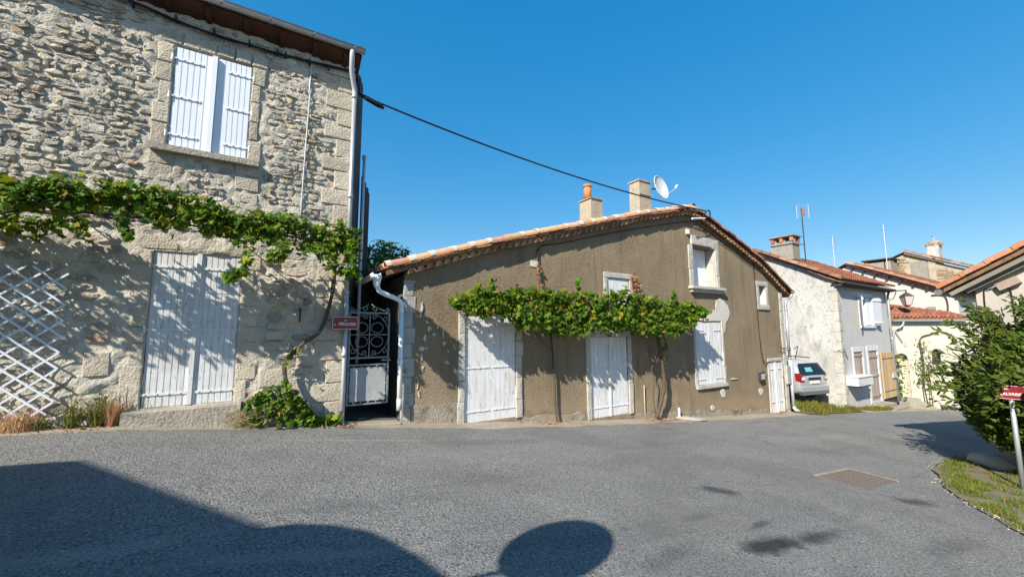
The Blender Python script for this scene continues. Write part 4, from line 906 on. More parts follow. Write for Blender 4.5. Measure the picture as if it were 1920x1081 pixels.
# satellite dish
ds = thing('satellite_dish', 'grey satellite dish with arm fixed to the large chimney', 'satellite dish', (10.3, 8.2, 6.0))
nd = Vector((.12, -1.0, .22)).normalized(); dc = Vector((10.42, 8.0, 6.14)); a_ = nd.cross(Vector((0, 0, 1))).normalized(); b__ = a_.cross(nd)
mb = MB(); ring = []
for j in range(6):
    r_ = .40 * j / 5
    ring.append([dc + a_ * r_ * .9 * math.cos(t) + b__ * r_ * math.sin(t) + nd * (r_ * r_ * .45 - .07) for t in [k * 6.283 / 24 for k in range(24)]])
for j in range(5):
    for k in range(24): k2 = (k + 1) % 24; mb.face([ring[j][k], ring[j + 1][k], ring[j + 1][k2], ring[j][k2]])
mb.build('reflector', MESHG, ds, True)
mb = MB(); mb.tube(ring[5] + [ring[5][0]], .012, 6); mb.build('rim', MESHG, ds, True)
ft = dc + nd * .50 - b__ * .28
MB().tube([dc - b__ * .36 - nd * .02, ft], .013, 6).build('arm', MIRR, ds)
MB().tube([ft - nd * .07 + b__ * .02, ft + nd * .02 + b__ * .07], .035, 8).build('receiver', WPVC, ds)
MB().tube([dc - nd * .08, dc - nd * .08 + Vector((-.25, .08, -.05))], .025, 8).build('mount', IRONB, ds)
mb = MB(); mb.box(9.60, 10.23, 8.175, 8.19, 5.86, 5.885); mb.build('strap', MIRR, ds)
# white pole bracket at the gable top, cable
br = thing('cable_bracket', 'short pale bracket arm at the peak of the brown gable', 'bracket', (10.75, 7.0, 4.98))
MB().tube([(10.25, 6.86, 4.80), (10.95, 6.92, 4.92)], .028, 8).build('arm', WPVC, br)
MB().tube(smooth_path([(10.85, 6.92, 4.95), (10.95, 6.85, 5.12), (11.1, 6.85, 5.16), (11.2, 6.9, 5.02)], 5), .018, 6).build('wire', CABLE, br, True)
# overhead cable
A = Vector((1.13, 7.12, 5.80)); B = Vector((10.95, 6.88, 5.14)); pts = []
for k in range(41):
    t = k / 40; p = A.lerp(B, t); p.z -= .42 * 4 * t * (1 - t) * .55; pts.append(p)
oc = thing('overhead_cable', 'thick black overhead cable sagging between the two houses', 'cable', tuple(A))
MB().tube(pts, .017, 6).build('wire', CABLE, oc, True)
MB().tube([A + Vector((-.03, 0, .02)), A + Vector((.12, 0, -.03)), A + Vector((.32, 0, -.09)), A + Vector((.42, 0, -.13))], [.02, .045, .05, .02], 8).build('clamp', CABLE, oc, True)
mb = MB()
for k in range(26):
    p = A.lerp(B, .02 + .0016 * k) + Vector((0, 0, -.05 - .002 * k)); a = k * .9; mb.tube([p, p + Vector((.01, .03 * math.cos(a), .055 * math.sin(a) + .01))], .0015, 3)
mb.build('tie_strand', PIPEW, oc)
# cables along the rake and the drop
MB_ = MB().tube(smooth_path([(10.7, Wy - .05, 4.86), (9.5, Wy - .05, 4.60), (7.5, Wy - .05, 4.12), (5.7, Wy - .05, 3.62), (5.05, Wy - .05, 3.46), (4.98, Wy - .05, 3.1)], 5), .012, 6)
tag(MB_.build('cable', CABLE, None, True), 'thin black cable following the eave of the brown gable', 'cable')
MB_ = MB().tube(smooth_path([(10.7, Wy - .06, 4.86), (11.6, Wy - .06, 4.55), (12.7, Wy - .06, 4.18), (13.95, Wy - .05, 3.72)], 5), .014, 6)
tag(MB_.build('cable', CABLE, None, True), 'black cable following the right hand slope of the brown gable', 'cable')
# left eave gutter outlet and white downpipe
wp = thing('downpipe', 'white bent downpipe at the left corner of the brown house', 'downpipe', (1.96, 7.05, .2))
MB().tube([(1.50, 7.0, 2.34), (1.50, 7.0, 2.50), (1.50, 7.0, 2.56)], [.045, .075, .08], 8).build('hopper', WPVC, wp)
MB().tube(smooth_path([(1.50, 7.0, 2.40), (1.53, 7.0, 2.30), (1.62, 7.01, 2.24), (1.85, 7.04, 2.16), (1.93, 7.05, 2.10), (1.95, 7.06, 1.98), (1.95, 7.06, 1.9)], 4), .042, 10).build('elbow', WPVC, wp, True)
MB().tube([(1.95, 7.06, 1.92), (1.955, 7.06, .22)], .042, 10).build('pipe', WPVC, wp, True)
MB().tube([(1.95, 7.06, 1.02), (1.95, 7.06, 1.10)], .052, 10).build('collar', WPVC, wp, True)
MB().tube([(1.955, 7.06, .22), (1.955, 7.06, .42)], .047, 10).build('boot', PIPEW, wp, True)
gl_ = MB(); half_pipe(gl_, (1.50, 7.02, 2.60), (1.50, 15.0, 2.60), .07, (0, 0, 1), True, .005, 8); tag(gl_.build('gutter', WPVC, bh, True))
# right downpipe with swan neck
rp = thing('downpipe', 'grey zinc downpipe between the brown house and the silver car', 'downpipe', (15.85, 7.1, -1.3))
MB().tube(smooth_path([(16.18, 7.02, 2.92), (16.15, 7.02, 2.84), (16.1, 7.05, 2.76), (15.92, 7.08, 2.66), (15.84, 7.1, 2.52), (15.83, 7.1, 2.3)], 5), .045, 10).build('elbow', PIPEZ, rp, True)
MB().tube([(15.83, 7.1, 2.34), (15.84, 7.1, .55)], .043, 10).build('pipe', PIPEZ, rp, True); MB().tube([(15.84, 7.1, .56), (15.86, 7.1, -1.12)], .052, 10).build('pipe', PIPEW, rp, True)
MB().tube([(15.86, 7.1, -1.10), (15.87, 7.06, -1.20), (15.96, 6.98, -1.25)], .055, 10).build('shoe', PIPEW, rp, True)
for z in (2.3, .9, .56): MB().tube([(15.84, 7.1, z - .03), (15.84, 7.1, z + .03)], .058, 10).build('collar', PIPEZ, rp, True)
half = MB(); half_pipe(half, (16.22, 7.02, 2.96), (16.22, 15.0, 2.96), .07, (0, 0, 1), True, .005, 8); half.build('gutter', PIPEZ, bh, True)
tag(MB().box(15.55, 15.80, Wy - .10, Wy, -.30, .32).build('utility_box', GATEW), 'weathered grey utility box on the corner behind the downpipe', 'utility box')
MB_ = MB().tube([(15.15, Wy - .1, .98), (15.85, Wy - .12, .93)], .012, 5).tube([(15.3, Wy - .1, .90), (15.85, Wy - .12, .87)], .012, 5)
tag(MB_.build('iron_rod', IRONB), 'two thin iron rods sticking out by the right downpipe', 'rod')

# ------------------------------------------------------------------ VINES
def leaf_shape(kind=0):
    if kind == 0:      # lobed vine leaf
        pts = [(0, -.12), (.30, -.38), (.52, -.05), (.40, .10), (.55, .42), (.22, .38), (0, .78), (-.22, .38), (-.55, .42), (-.40, .10), (-.52, -.05), (-.30, -.38)]
    else:
        pts = [(0, 0), (.14, .25), (.17, .55), (0, 1.0), (-.17, .55), (-.14, .25)]
    return pts
VL = leaf_shape(0); LL = leaf_shape(1)
def leaf_mesh(shape, name, mtl, bend=.25):
    mb = MB(); v = [(a, b - (.0), -bend * abs(a) - bend * .5 * max(0, b) ** 2) for a, b in shape]; c = (0, .12 if len(shape) > 8 else .5, .0); n = len(v)
    mb.add(v + [c], [(i, (i + 1) % n, n) for i in range(n)]); return mb.mesh(name, mtl)
def leaf_basis(nrm, updir, roll):
    nrm = nrm.normalized(); y_ = (updir - nrm * updir.dot(nrm))
    if y_.length < 1e-3: y_ = Vector((1, 0, 0)).cross(nrm)
    y_.normalize(); x_ = y_.cross(nrm); m_ = Matrix((x_, y_, nrm)).transposed(); return m_ @ Matrix.Rotation(roll, 3, 'Z')
def add_leaf(mb, p, basis, s, shape, c, bend=.25, simple=False):
    if simple: pts = [shape[i] for i in range(0, len(shape), 2)]
    else: pts = shape
    v = [Vector(p) + basis @ Vector((a * s, b * s, s * (-bend * abs(a) - bend * .5 * max(0, b) ** 2))) for a, b in pts]; cc = Vector(p) + basis @ Vector((0, s * (.12 if len(shape) > 8 else .5), 0)); n = len(v)
    mb.add(v + [cc], [(i, (i + 1) % n, n) for i in range(n)], c)
VMESH = [[leaf_mesh(VL, 'leaf', mm, b) for b in (.15, .35, -.1)] for mm in LEAFP]
BMESH = [[leaf_mesh(LL, 'leaf', mm, b) for b in (.15, .4, -.1)] for mm in LEAFBP]
view = Vector((-.55, -.8, .1))
def foliage(parent, samples, size, shape, meshes, smat, n_ind=300, name='foliage', droop=(0, 0, -1), bias=(-.35, -.75, .55), spread=.75, tints=None, wts=(5, 3, 1, 2), elong=1):
    """samples: list of (point, depthkey, shade) - the outermost become single leaves, the rest one mesh"""
    samples.sort(key=lambda s: s[1]); rest = MB()
    for i, (p, k, tn) in enumerate(samples):
        nrm = Vector(bias) + Vector((rng.gauss(0, spread), rng.gauss(0, spread), rng.gauss(0, spread)))
        if nrm.length < .1: nrm = Vector(bias)
        dr = Vector(droop) + Vector((rng.gauss(0, .45), rng.gauss(0, .45), rng.gauss(0, .45)))
        bs = leaf_basis(nrm, -dr if False else dr, rng.uniform(-.5, .5)); s = size * rng.choice((rng.uniform(.45, .8), rng.uniform(.7, 1.1), rng.uniform(.9, 1.45)))
        if i < n_ind:
            kind = rng.choices(range(len(meshes)), weights=wts[:len(meshes)])[0]
            o = link('leaf', rng.choice(meshes[kind]), parent); o.matrix_basis = Matrix.Translation(p) @ (bs.to_4x4()) @ Matrix.Scale(s * 1.1, 4)
        else:
            add_leaf(rest, p, bs, s, shape, tn, rng.choice((.15, .35, -.1)))
    o = rest.build(name, smat, parent); o['kind'] = 'stuff'; return o
def vt_tint():
    r = rng.random(); t = rng.uniform(.75, 1.15) * .5
    if r < .12: return (t * 2.4, t * 1.6, t * 1.1)
    if r < .32: return (t * 1.4, t * 1.25, t)
    if r < .36: return (t * 3.0, t * .9, t * .9)
    if r < .60: return (t * .55, t * .62, t * .6)
    return (t * .95, t, t)
def canopy_pts(topt, bott, yb, yf, n, out, x0, x1, droopf=0, edge=.06, sag=True):
    for _ in range(n):
        x = rng.uniform(x0, x1); zt, zb_ = lerp_tab(topt, x), lerp_tab(bott, x)
        zt += .12 * noise.noise(Vector((x * 3.1, 1, 0))) + .05 * noise.noise(Vector((x * 9, 4, 0))) + edge * rng.gauss(0, .6); zb_ += .16 * noise.noise(Vector((x * 3.7, 7, 0))) + edge * rng.gauss(0, .7)
        if zb_ > zt: continue
        u = rng.random(); z = zb_ + (zt - zb_) * u
        yfv = yf + .08 * noise.noise(Vector((x * 2, z * 3, 0)))
        d = abs(rng.gauss(0, .40)); y = yfv + min(d, 1) * (yb - yfv)
        if noise.noise(Vector((x * 3.2, y * 3, z * 3.2))) < -.38: continue
        out.append((Vector((x, y, z)), y + rng.uniform(0, .12), vt_tint()))
def strand(pts, n, out, spread=.07):
    P_ = smooth_path(pts, 8)
    for _ in range(n):
        p = rng.choice(P_) + Vector((rng.gauss(0, spread), rng.gauss(0, spread), rng.gauss(0, spread))); out.append((p, p.y + rng.uniform(0, .1), vt_tint()))
# left vine
vl = thing('grapevine', 'green grapevine trained across the stone house above the white door', 'vine', (.3, 7.0, .4))
lt = [(-6, 3.3), (-2.54, 3.25), (-2.31, 3.21), (-2.04, 3.38), (-1.74, 3.33), (-1.27, 3.36), (-.85, 3.30), (-.51, 3.15), (-.15, 3.18), (.23, 3.16), (.79, 3.16), (1.0, 3.08)]
lb = [(-6, 2.98), (-2.54, 2.92), (-2.09, 3.0), (-1.80, 3.02), (-1.53, 3.0), (-1.24, 2.99), (-.93, 2.88), (-.49, 2.84), (-.2, 2.88), (.12, 2.78), (.53, 2.74), (1.02, 2.72)]
S_ = []
canopy_pts(lt, lb, 6.75, 6.15, 3300, S_, -2.7, 1.06)
canopy_pts(lt, lb, 7.05, 6.15, 1000, S_, -6, -2.7)
canopy_pts([(-6, 2.98), (-2.5, 2.97), (-2.12, 3.02)], [(-6, 2.72), (-2.5, 2.75), (-2.08, 2.86)], 7.15, 6.85, 420, S_, -3.8, -2.05)
strand([(-.32, 6.15, 2.86), (-.33, 6.15, 2.6), (-.37, 6.13, 2.40), (-.44, 6.12, 2.31), (-.53, 6.12, 2.26)], 90, S_, .032)
strand([(-1.60, 6.15, 3.0), (-1.54, 6.15, 2.80), (-1.49, 6.15, 2.68)], 45, S_, .028)
strand([(.08, 6.15, 2.8), (.06, 6.15, 2.66), (-.10, 6.15, 2.54)], 80, S_, .045)
strand([(.50, 6.15, 2.78), (.66, 6.15, 2.58), (.88, 6.15, 2.44)], 80, S_, .042)
strand([(.93, 6.2, 2.95), (.99, 6.2, 2.7), (.97, 6.2, 2.40)], 130, S_, .05)
foliage(vl, S_, .074, VL, VMESH, LEAF, 300)
tk = [(.74, 6.35, 3.0), (.80, 6.75, 2.86), (.82, 7.0, 2.56), (.79, 7.04, 2.12), (.66, 7.04, 1.62), (.40, 7.04, 1.38), (.20, 7.04, 1.14), (.19, 7.02, .95), (.28, 6.98, .62), (.36, 6.95, .25)]
MB().tube(smooth_path(tk, 5), [.030 + .010 * math.sin(i * .9) * (i % 3 - 1) * .4 for i in range(46)], 8).build('trunk', BARK, vl, True)
mb = MB()
for (a, b) in (((.76, 6.5, 2.95), (-5.5, 6.6, 3.1)), ((.76, 6.4, 3.0), (1.0, 6.2, 2.9)), ((.3, 6.5, 3.0), (-2.5, 6.3, 3.1)), ((-1.0, 6.5, 3.05), (-4, 6.9, 2.9))):
    P_ = [Vector(a).lerp(Vector(b), t / 12) + Vector((0, .05 * noise.noise(Vector((t, 1, 0))), .08 * noise.noise(Vector((t * .9, 0, 2))))) for t in range(13)]; mb.tube(P_, .014, 6)
mb.build('branch', BARK, vl, True)
S_ = []; strand([(.40, 7.0, 1.36), (.25, 7.0, 1.2), (.2, 7.0, 1.1)], 40, S_, .03); ff = MB()
for p, _, c in S_: add_leaf(ff, p, leaf_basis(Vector((-.3, -1, .3)) + Vector((rng.gauss(0, .5), 0, rng.gauss(0, .5))), Vector((0, 0, -1)), 0), .04, VL, c)
tag(ff.build('sprig', LEAF, vl), kind='stuff')
vw = thing('vine_wire', 'wire support of the vine on the stone house', 'wire', (0, 6.7, 3))
for (yy, z) in ((6.25, 3.0), (6.7, 3.02)): MB().tube([(-6, yy, z + .1), (1.1, yy, z - .1)], .004, 5).build('wire', IRONB, vw)
for x in (-4, -2.2, -.6, .8): MB().tube([(x, Wy, 3.05), (x, 6.15, 3.0)], .009, 5).build('bracket', IRONB, vw)
# bush at the foot of the vine: leafy suckers and straw
bs_ = thing('vine_shoots', 'bushy green vine shoots and straw at the foot of the stone wall', 'bush', (.2, 6.98, .2))
S_ = []
for _ in range(470):
    u = rng.uniform(-1, 1); x = .16 + .50 * u; h_ = .62 * (1 - u * u) ** .6 if u < 0 else .62 * max(0, 1 - u) ** .8 + .10
    z = on(x, 7) + .02 + h_ * rng.random() ** .8; y = 6.98 - .16 * rng.random() * (1 - abs(u) * .5)
    S_.append((Vector((x, y, z)), y + rng.uniform(0, .05), vt_tint()))
for _ in range(60):
    x = rng.uniform(.6, 1.02); y = rng.uniform(6.92, 7.1); S_.append((Vector((x, y, on(x, y) + rng.uniform(.03, .22))), y, vt_tint()))
foliage(bs_, S_, .075, VL, VMESH, LEAF, 150, droop=(0, -.4, -.4))
mb = MB()
for k in range(14):
    a = rng.uniform(-1, 1); mb.tube(smooth_path([(.25, 7.02, on(.2, 7)), (.2 + .2 * a, 6.95, .55), (.16 + .42 * a, 6.9, .72 - .3 * abs(a))], 3), .006, 4)
mb.build('stem', BARK, bs_)
mb = MB()
for k in range(1300):
    x = rng.gauss(-.25, .13); y = rng.uniform(6.85, 7.05); z = on(x, y) + rng.uniform(.0, .24); a = rng.uniform(0, 6.28); l = rng.uniform(.04, .10); t = rng.uniform(.35, .65)
    d = Vector((math.cos(a), math.sin(a) * .4, rng.uniform(-.5, .9))) * l; s = Vector((0, 0, .0022)); p = Vector((x, y, z)); mb.face([p - s, p + d - s, p + d + s, p + s], (t, t, t))
tag(mb.build('straw', STRAW, bs_), kind='stuff')
# weeds at the base of the stone wall
def weed(label, x, h, dry, n, spread=.09, leafy=0):
    o = thing('dry_weed' if dry else 'weed', label, 'weed', (x, 7.1, on(x, 7.1)))
    mb = MB(); blades(mb, x, 7.06, on(x, 7.06, .02), h, n, spread, .0035, .9, (.55, .52, .5)); mb.build('blades', STRAW if dry else GRASS, o)
    if leafy:
        mb = MB()
        for k in range(leafy):
            xx = x + rng.gauss(0, spread * .6); z = on(x, 7.06) + rng.uniform(.03, h); add_leaf(mb, (xx, 7.06 + rng.uniform(-.08, .05), z), leaf_basis(Vector((rng.gauss(0, .6), -1, rng.gauss(.4, .5))), Vector((rng.gauss(0, 1), 0, 1)), 0), rng.uniform(.03, .06), LL, (.5 + .25 * rng.random(), .5, .5))
        mb.build('leaves', LEAF, o)
weed('small green weed below the right edge of the white trellis', -2.05, .42, False, 90, .07, 60)
weed('tall wispy weed against the wall between trellis and white door', -1.83, .50, False, 80, .06, 40)
weed('dry straw coloured grass tuft left of the white door step', -1.70, .36, True, 260, .05)
weed('brown dry grass under the trellis at the photo left edge', -2.5, .26, True, 260, .18)
weed('low green weed under the middle of the trellis', -2.32, .16, False, 60, .10, 20)
weed('low weed in the joint before the iron gate', .93, .10, False, 30, .05, 14)

# brown house vine
vb = thing('grapevine', 'grapevine with green and yellow leaves across the brown house front', 'vine', (8.5, 6.95, -.5))
bt = [(2.75, 2.10), (2.96, 2.27), (3.23, 2.40), (3.80, 2.32), (4.42, 2.44), (5.52, 2.40), (6.13, 2.36), (6.97, 2.47), (7.51, 2.44), (8.69, 2.34), (9.6, 2.28), (10.0, 2.16)]
bb = [(2.75, 2.04), (3.02, 1.97), (3.68, 1.88), (4.41, 1.68), (5.50, 1.48), (5.95, 1.60), (7.11, 1.64), (8.22, 1.44), (9.0, 1.50), (9.4, 1.60), (9.7, 1.85), (10.0, 2.0)]
S_ = []
canopy_pts(bt, bb, 6.98, 6.48, 6200, S_, 2.78, 10.05, edge=.06)
strand([(5.56, 6.5, 2.38), (5.59, 6.5, 2.60), (5.63, 6.5, 2.70)], 26, S_, .03); strand([(3.42, 6.5, 2.38), (3.53, 6.5, 2.56)], 16, S_, .03); strand([(6.93, 6.5, 2.38), (7.08, 6.5, 2.60)], 20, S_, .04); strand([(8.64, 6.5, 2.28), (8.74, 6.5, 2.50)], 20, S_, .04)
strand([(9.8, 6.5, 2.15), (10.02, 6.5, 2.1), (10.0, 6.5, 1.95)], 60, S_, .06); strand([(8.75, 6.8, 1.2), (8.8, 6.85, .95)], 16, S_, .05)
foliage(vb, S_, .090, VL, VMESH, LEAF, 300)
MB().tube(smooth_path([(5.20, 7.0, 1.95), (5.24, 7.06, 1.6), (5.31, 7.08, 1.11), (5.35, 7.08, .42), (5.36, 7.08, .0), (5.40, 7.04, -.45)], 6), .022, 8).build('trunk', BARK, vb, True)
MB().tube(smooth_path([(5.25, 7.05, 1.15), (5.05, 7.05, 1.32), (4.8, 7.05, 1.62), (4.7, 7.0, 1.9)], 5), .008, 6).build('branch', BARK, vb, True)
MB().tube(smooth_path([(8.50, 6.85, 1.75), (8.56, 6.85, 1.40), (8.66, 6.90, 1.08), (8.78, 6.93, .57), (8.80, 6.94, .10), (8.68, 6.96, -.25), (8.50, 6.96, -.62)], 6), [.035 + .014 * i / 36 + .005 * math.sin(i * 1.3) for i in range(37)], 8).build('trunk', BARK, vb, True)
MB().tube(smooth_path([(8.50, 6.98, -.60), (8.42, 6.98, -.1), (8.50, 6.98, .35), (8.40, 6.98, .62), (8.62, 6.92, 1.0), (8.52, 6.9, 1.5)], 6), .014, 6).build('trunk', BARK, vb, True)
MB().tube(smooth_path([(8.78, 6.93, .6), (9.0, 6.95, .9), (8.85, 6.9, 1.3), (8.9, 6.85, 1.6)], 5), .010, 6).build('branch', BARK, vb, True)
mb = MB()
for (a, b) in (((8.5, 6.85, 1.75), (3.1, 6.9, 2.15)), ((8.55, 6.85, 1.8), (10.4, 6.85, 2.05)), ((5.2, 7.0, 1.95), (7, 6.85, 2.1)), ((8.5, 6.85, 1.7), (5, 6.75, 2.0))):
    P_ = [Vector(a).lerp(Vector(b), t / 12) + Vector((0, .05 * noise.noise(Vector((t, 5, 0))), .08 * noise.noise(Vector((t * .9, 3, 2))))) for t in range(13)]; mb.tube(P_, .014, 6)
mb.build('cane', BARK, vb, True)
for x in (3.6, 5.6, 7.4, 9.2, 10.2): MB().tube([(x, Wy, 1.98), (x, 6.68, 1.95)], .010, 5).build('bracket', IRONB, vb)
# dead growth
def dead(label, pts, n, spread, sz):
    o = thing('dead_vine', label, 'dead vine', tuple(pts[0])); mb = MB(); P_ = smooth_path(pts, 8)
    for _ in range(n):
        p = rng.choice(P_) + Vector((rng.gauss(0, spread), rng.gauss(0, spread * .4), rng.gauss(0, spread))); t = rng.uniform(.35, .8)
        add_leaf(mb, p, leaf_basis(Vector((rng.gauss(0, .8), -1, rng.gauss(0, .8))), Vector((rng.gauss(0, .5), 0, -1)), 0), sz * rng.uniform(.6, 1.2), VL, (t, t * rng.uniform(.8, 1), t * .9), .6)
    mb.build('leaves', DEADL, o); MB().tube(P_, .010, 5).build('stem', BARK, o)
dead('withered orange brown leaves above the small hidden window', [(7.85, 7.06, 2.30), (8.0, 7.05, 2.62), (7.93, 7.05, 2.95), (8.12, 7.05, 2.70), (8.25, 7.05, 2.35)], 90, .05, .075)
dead('strip of withered vine climbing the brown wall above the leaves', [(5.15, 7.08, 2.40), (5.05, 7.08, 2.60), (4.98, 7.08, 2.85), (4.95, 7.08, 3.05)], 44, .035, .07)
patch([(4.78, 3.00), (4.80, 3.14), (4.98, 3.13), (5.02, 3.02), (4.92, 2.98)], Wy - .016, PLASTER)
tag(MB().tube([(4.98, Wy - .04, 3.4), (4.98, Wy - .04, 3.16)], .018, 6).build('insulator', IRONB), 'small dark cable end fixed on the brown wall', 'fitting')
# fallen brown leaves at the foot of the brown wall
mb = MB()
for (cx_, n, s_) in ((5.3, 60, .25), (8.6, 90, .35), (14.6, 40, .2), (-1.9, 30, .25), (1.0, 30, .2), (9.2, 30, .3)):
    for _ in range(n):
        x = rng.gauss(cx_, s_); y = rng.uniform(6.85, 7.1); t = rng.uniform(.4, .9)
        add_leaf(mb, (x, y, on(x, y, .045)), leaf_basis(Vector((rng.gauss(0, .3), rng.gauss(0, .3), 1)), Vector((rng.gauss(0, 1), rng.gauss(0, 1), 0)), 0), rng.uniform(.03, .06), VL, (t, t * .9, t * .8), .5)
tag(mb.build('leaf_litter', DEADL), 'fallen brown vine leaves along the foot of the walls', 'leaf litter', kind='stuff')

# ------------------------------------------------------------------ tree behind the alley
def tree(name, label, base, h, cr, n, size, mtl, trunk_r=.12, cat='tree', group=None, zc=.62, flat=1.0):
    o = thing(name, label, cat, base, group); bx, by, bz = base; mb = MB()
    MB().tube([(bx, by, bz - .2), (bx + .05, by, bz + h * .3), (bx, by, bz + h * .7)], [trunk_r, trunk_r * .8, trunk_r * .3], 8).build('trunk', BARK, o, True)
    for k in range(5):
        a = k * 1.3; MB().tube([(bx, by, bz + h * (.3 + .05 * k)), (bx + cr * .4 * math.cos(a), by + cr * .4 * math.sin(a), bz + h * (.5 + .06 * k))], [trunk_r * .4, trunk_r * .15], 5).build('limb', BARK, o)
    for _ in range(n):
        while True:
            v = Vector((rng.uniform(-1, 1), rng.uniform(-1, 1), rng.uniform(-1, 1)))
            r_ = v.length
            if .45 < r_ < 1 + .25 * noise.noise(v * 2.2 + Vector((bx, by, 0))): break
        if noise.noise(v * 3.3 + Vector((by, bx, 0))) < -.25: continue
        p = Vector((bx, by, bz + h * zc)) + Vector((v.x * cr, v.y * cr, v.z * h * (1 - zc) * flat)); t = rng.uniform(.32, .62)
        add_leaf(mb, p, leaf_basis(v + Vector((rng.gauss(0, .5), rng.gauss(0, .5), rng.gauss(0, .5) + .3)), Vector((rng.gauss(0, 1), rng.gauss(0, 1), -.5)), 0), size * rng.uniform(.6, 1.3), LL, (t * rng.uniform(.9, 1.3), t, t))
    tag(mb.build('crown', mtl, o), kind='stuff'); return o
tree('tree', 'dark green tree rising behind the alley between the houses', (4.2, 17.5, -.2), 5.75, 1.25, 7000, .24, LEAFT, zc=.62)
tree('tree', 'pale feathery tree top just above the tiled roof edge', (6.0, 22.5, -.2), 5.9, 1.1, 1800, .15, LEAFT, zc=.7)
cl = thing('climber', 'sunlit ivy hanging in the alley behind the iron gate', 'climbing plant', (1.75, 9.4, 1.5)); S_ = []
for _ in range(420):
    z = rng.uniform(1.2, 3.6); x = 1.78 + rng.gauss(0, .10) + .05 * math.sin(z * 3); y = 9.3 + rng.gauss(0, .12); S_.append((Vector((x, y, z)), y, vt_tint()))
foliage(cl, S_, .07, VL, VMESH, LEAF, 0)
MB().tube([(1.8, 9.4, -.2), (1.8, 9.4, 3.5)], .02, 6).build('stem', BARK, cl)
bwl = thing('alley_wall', 'dark wall closing the far end of the alley', 'wall', (2, 13.5, 0)); MB().box(1.2, 2.4, 13.5, 13.7, -.5, 2.4).build('wall', ALLEY, bwl)

# ------------------------------------------------------------------ generic roofs for the farther houses
def tile_slope(mb, e0, e1, r0_, r1_, ncol, nrow, rad=None, tmin=.38, tmax=.62):
    """e0-e1 eave line, r0-r1 ridge line; half-round tiles in columns, each row overlapping the one below"""
    e0, e1, r0_, r1_ = map(Vector, (e0, e1, r0_, r1_)); up_ = (e1 - e0).cross(r0_ - e0).normalized()
    if up_.z < 0: up_ = -up_
    rad = rad or (e1 - e0).length / ncol * .40
    for i in range(ncol):
        t = (i + .5) / ncol; a = e0.lerp(e1, t); b = r0_.lerp(r1_, t)
        for j in range(nrow):
            p = a.lerp(b, j / nrow); q = a.lerp(b, (j + 1.15) / nrow); tt = rng.uniform(tmin, tmax); jj = rng.uniform(-.02, .02)
            half_pipe(mb, p + up_ * (.04 + jj * .3), q + up_ * .01, rad * 1.12, up_, False, .01, 4, (tt * rng.uniform(1, 1.25), tt, tt * .95), rad)
        
# WHITE / GREY HOUSE
wh = thing('white_house', 'two storey house with limewashed gable, grey front and brown shutters', 'house', (20.4, Wy, -1.4))
WX0, WX1, WY0 = 20.4, 26.1, 7.17
GT = [(7.17, 3.62), (8.65, 4.50), (10.3, 5.30), (13.4, 3.7)]
mb = MB(); pts = [(WX0, 7.17, -2.0)] + [(WX0, y, z) for y, z in GT] + [(WX0, 13.4, -2.0)]; mb.face(pts[::-1]); mb.build('gable_wall', WWALL, wh)
ww1 = (22.75, 24.0, 1.78, 3.05, .18); dw = (21.55, 22.5, -.75, .62, .10); dr = (23.15, 24.2, -1.60, .62, .10)
mb = MB(); wall_grid(mb, WX0, WX1, -2.5, lambda x: 3.62, WY0, [ww1, dw, dr], .6); mb.build('front_wall', GREYW, wh)
mb = MB(); mb.face([(WX1, 7.17, -2.5), (WX1, 13.4, -2.5), (WX1, 13.4, 3.7), (WX1, 10.3, 5.3), (WX1, 7.17, 3.62)]); mb.face([(WX0, 13.4, -2), (WX0, 13.4, 3.7), (WX1, 13.4, 3.7), (WX1, 13.4, -2.5)]); mb.build('rear_wall', GREYW, wh)
for k in range(12):       # whitewashed corner stones
    z = -1.5 + k * .43; mb = MB(); block_mesh(mb, 20.38, 20.62 + .10 * (k % 2), z, z + .42, .02, WY0, (.5, .5, .5)); mb.build('stone', WHITEST, wh)
    mb = MB(); mb.box(20.375, 20.40, WY0 + .0, WY0 + .16 + .12 * (k % 2), z, z + .42); mb.build('stone', WHITEST, wh)
mb = MB()
rfp = [(6.92, 3.62), (7.4, 3.86), (8.65, 4.60), (10.3, 5.42)]
for (a, za), (b, zb_) in zip(rfp, rfp[1:]): mb.face([(20.2, a, za), (26.3, a, za), (26.3, b, zb_), (20.2, b, zb_)]); mb.face([(20.2, a, za - .08), (20.2, b, zb_ - .08), (20.2, b, zb_), (20.2, a, za)])
mb.face([(20.2, 10.3, 5.42), (26.3, 10.3, 5.42), (26.3, 13.6, 3.6), (20.2, 13.6, 3.6)]); mb.face([(20.2, 6.92, 3.55), (26.3, 6.92, 3.55), (26.3, 7.3, 3.55), (20.2, 7.3, 3.55)])
wr = mb.build('roof', TILEOLD, wh)
mb = MB(); tile_slope(mb, (20.1, 6.88, 3.64), (26.35, 6.88, 3.64), (20.1, 10.3, 5.44), (26.35, 10.3, 5.44), 29, 10); tag(mb.build('roof_tiling', TILERED, wh), kind='stuff')
m_ = tile_me(.46, .13, .11, .014, 7, 'verge_tile', TILEOLD)
for k in range(9):
    t = k / 9; y = 6.9 + 3.4 * t; z = 3.70 + 1.80 * t; o = link('verge_tile', m_, wh); o.matrix_basis = Matrix.Translation((20.2, y, z)) @ Matrix.Rotation(R(90), 4, 'Z') @ Matrix.Rotation(R(-28), 4, 'Y')
MB().tube([(20.2, 6.86, 3.56), (26.3, 6.86, 3.50)], .06, 8).build('gutter', IRONB, wh)
mb = MB(); mb.box(20.25, 26.2, 6.9, 7.17, 3.42, 3.5); mb.build('fascia', DARKWOOD, wh)
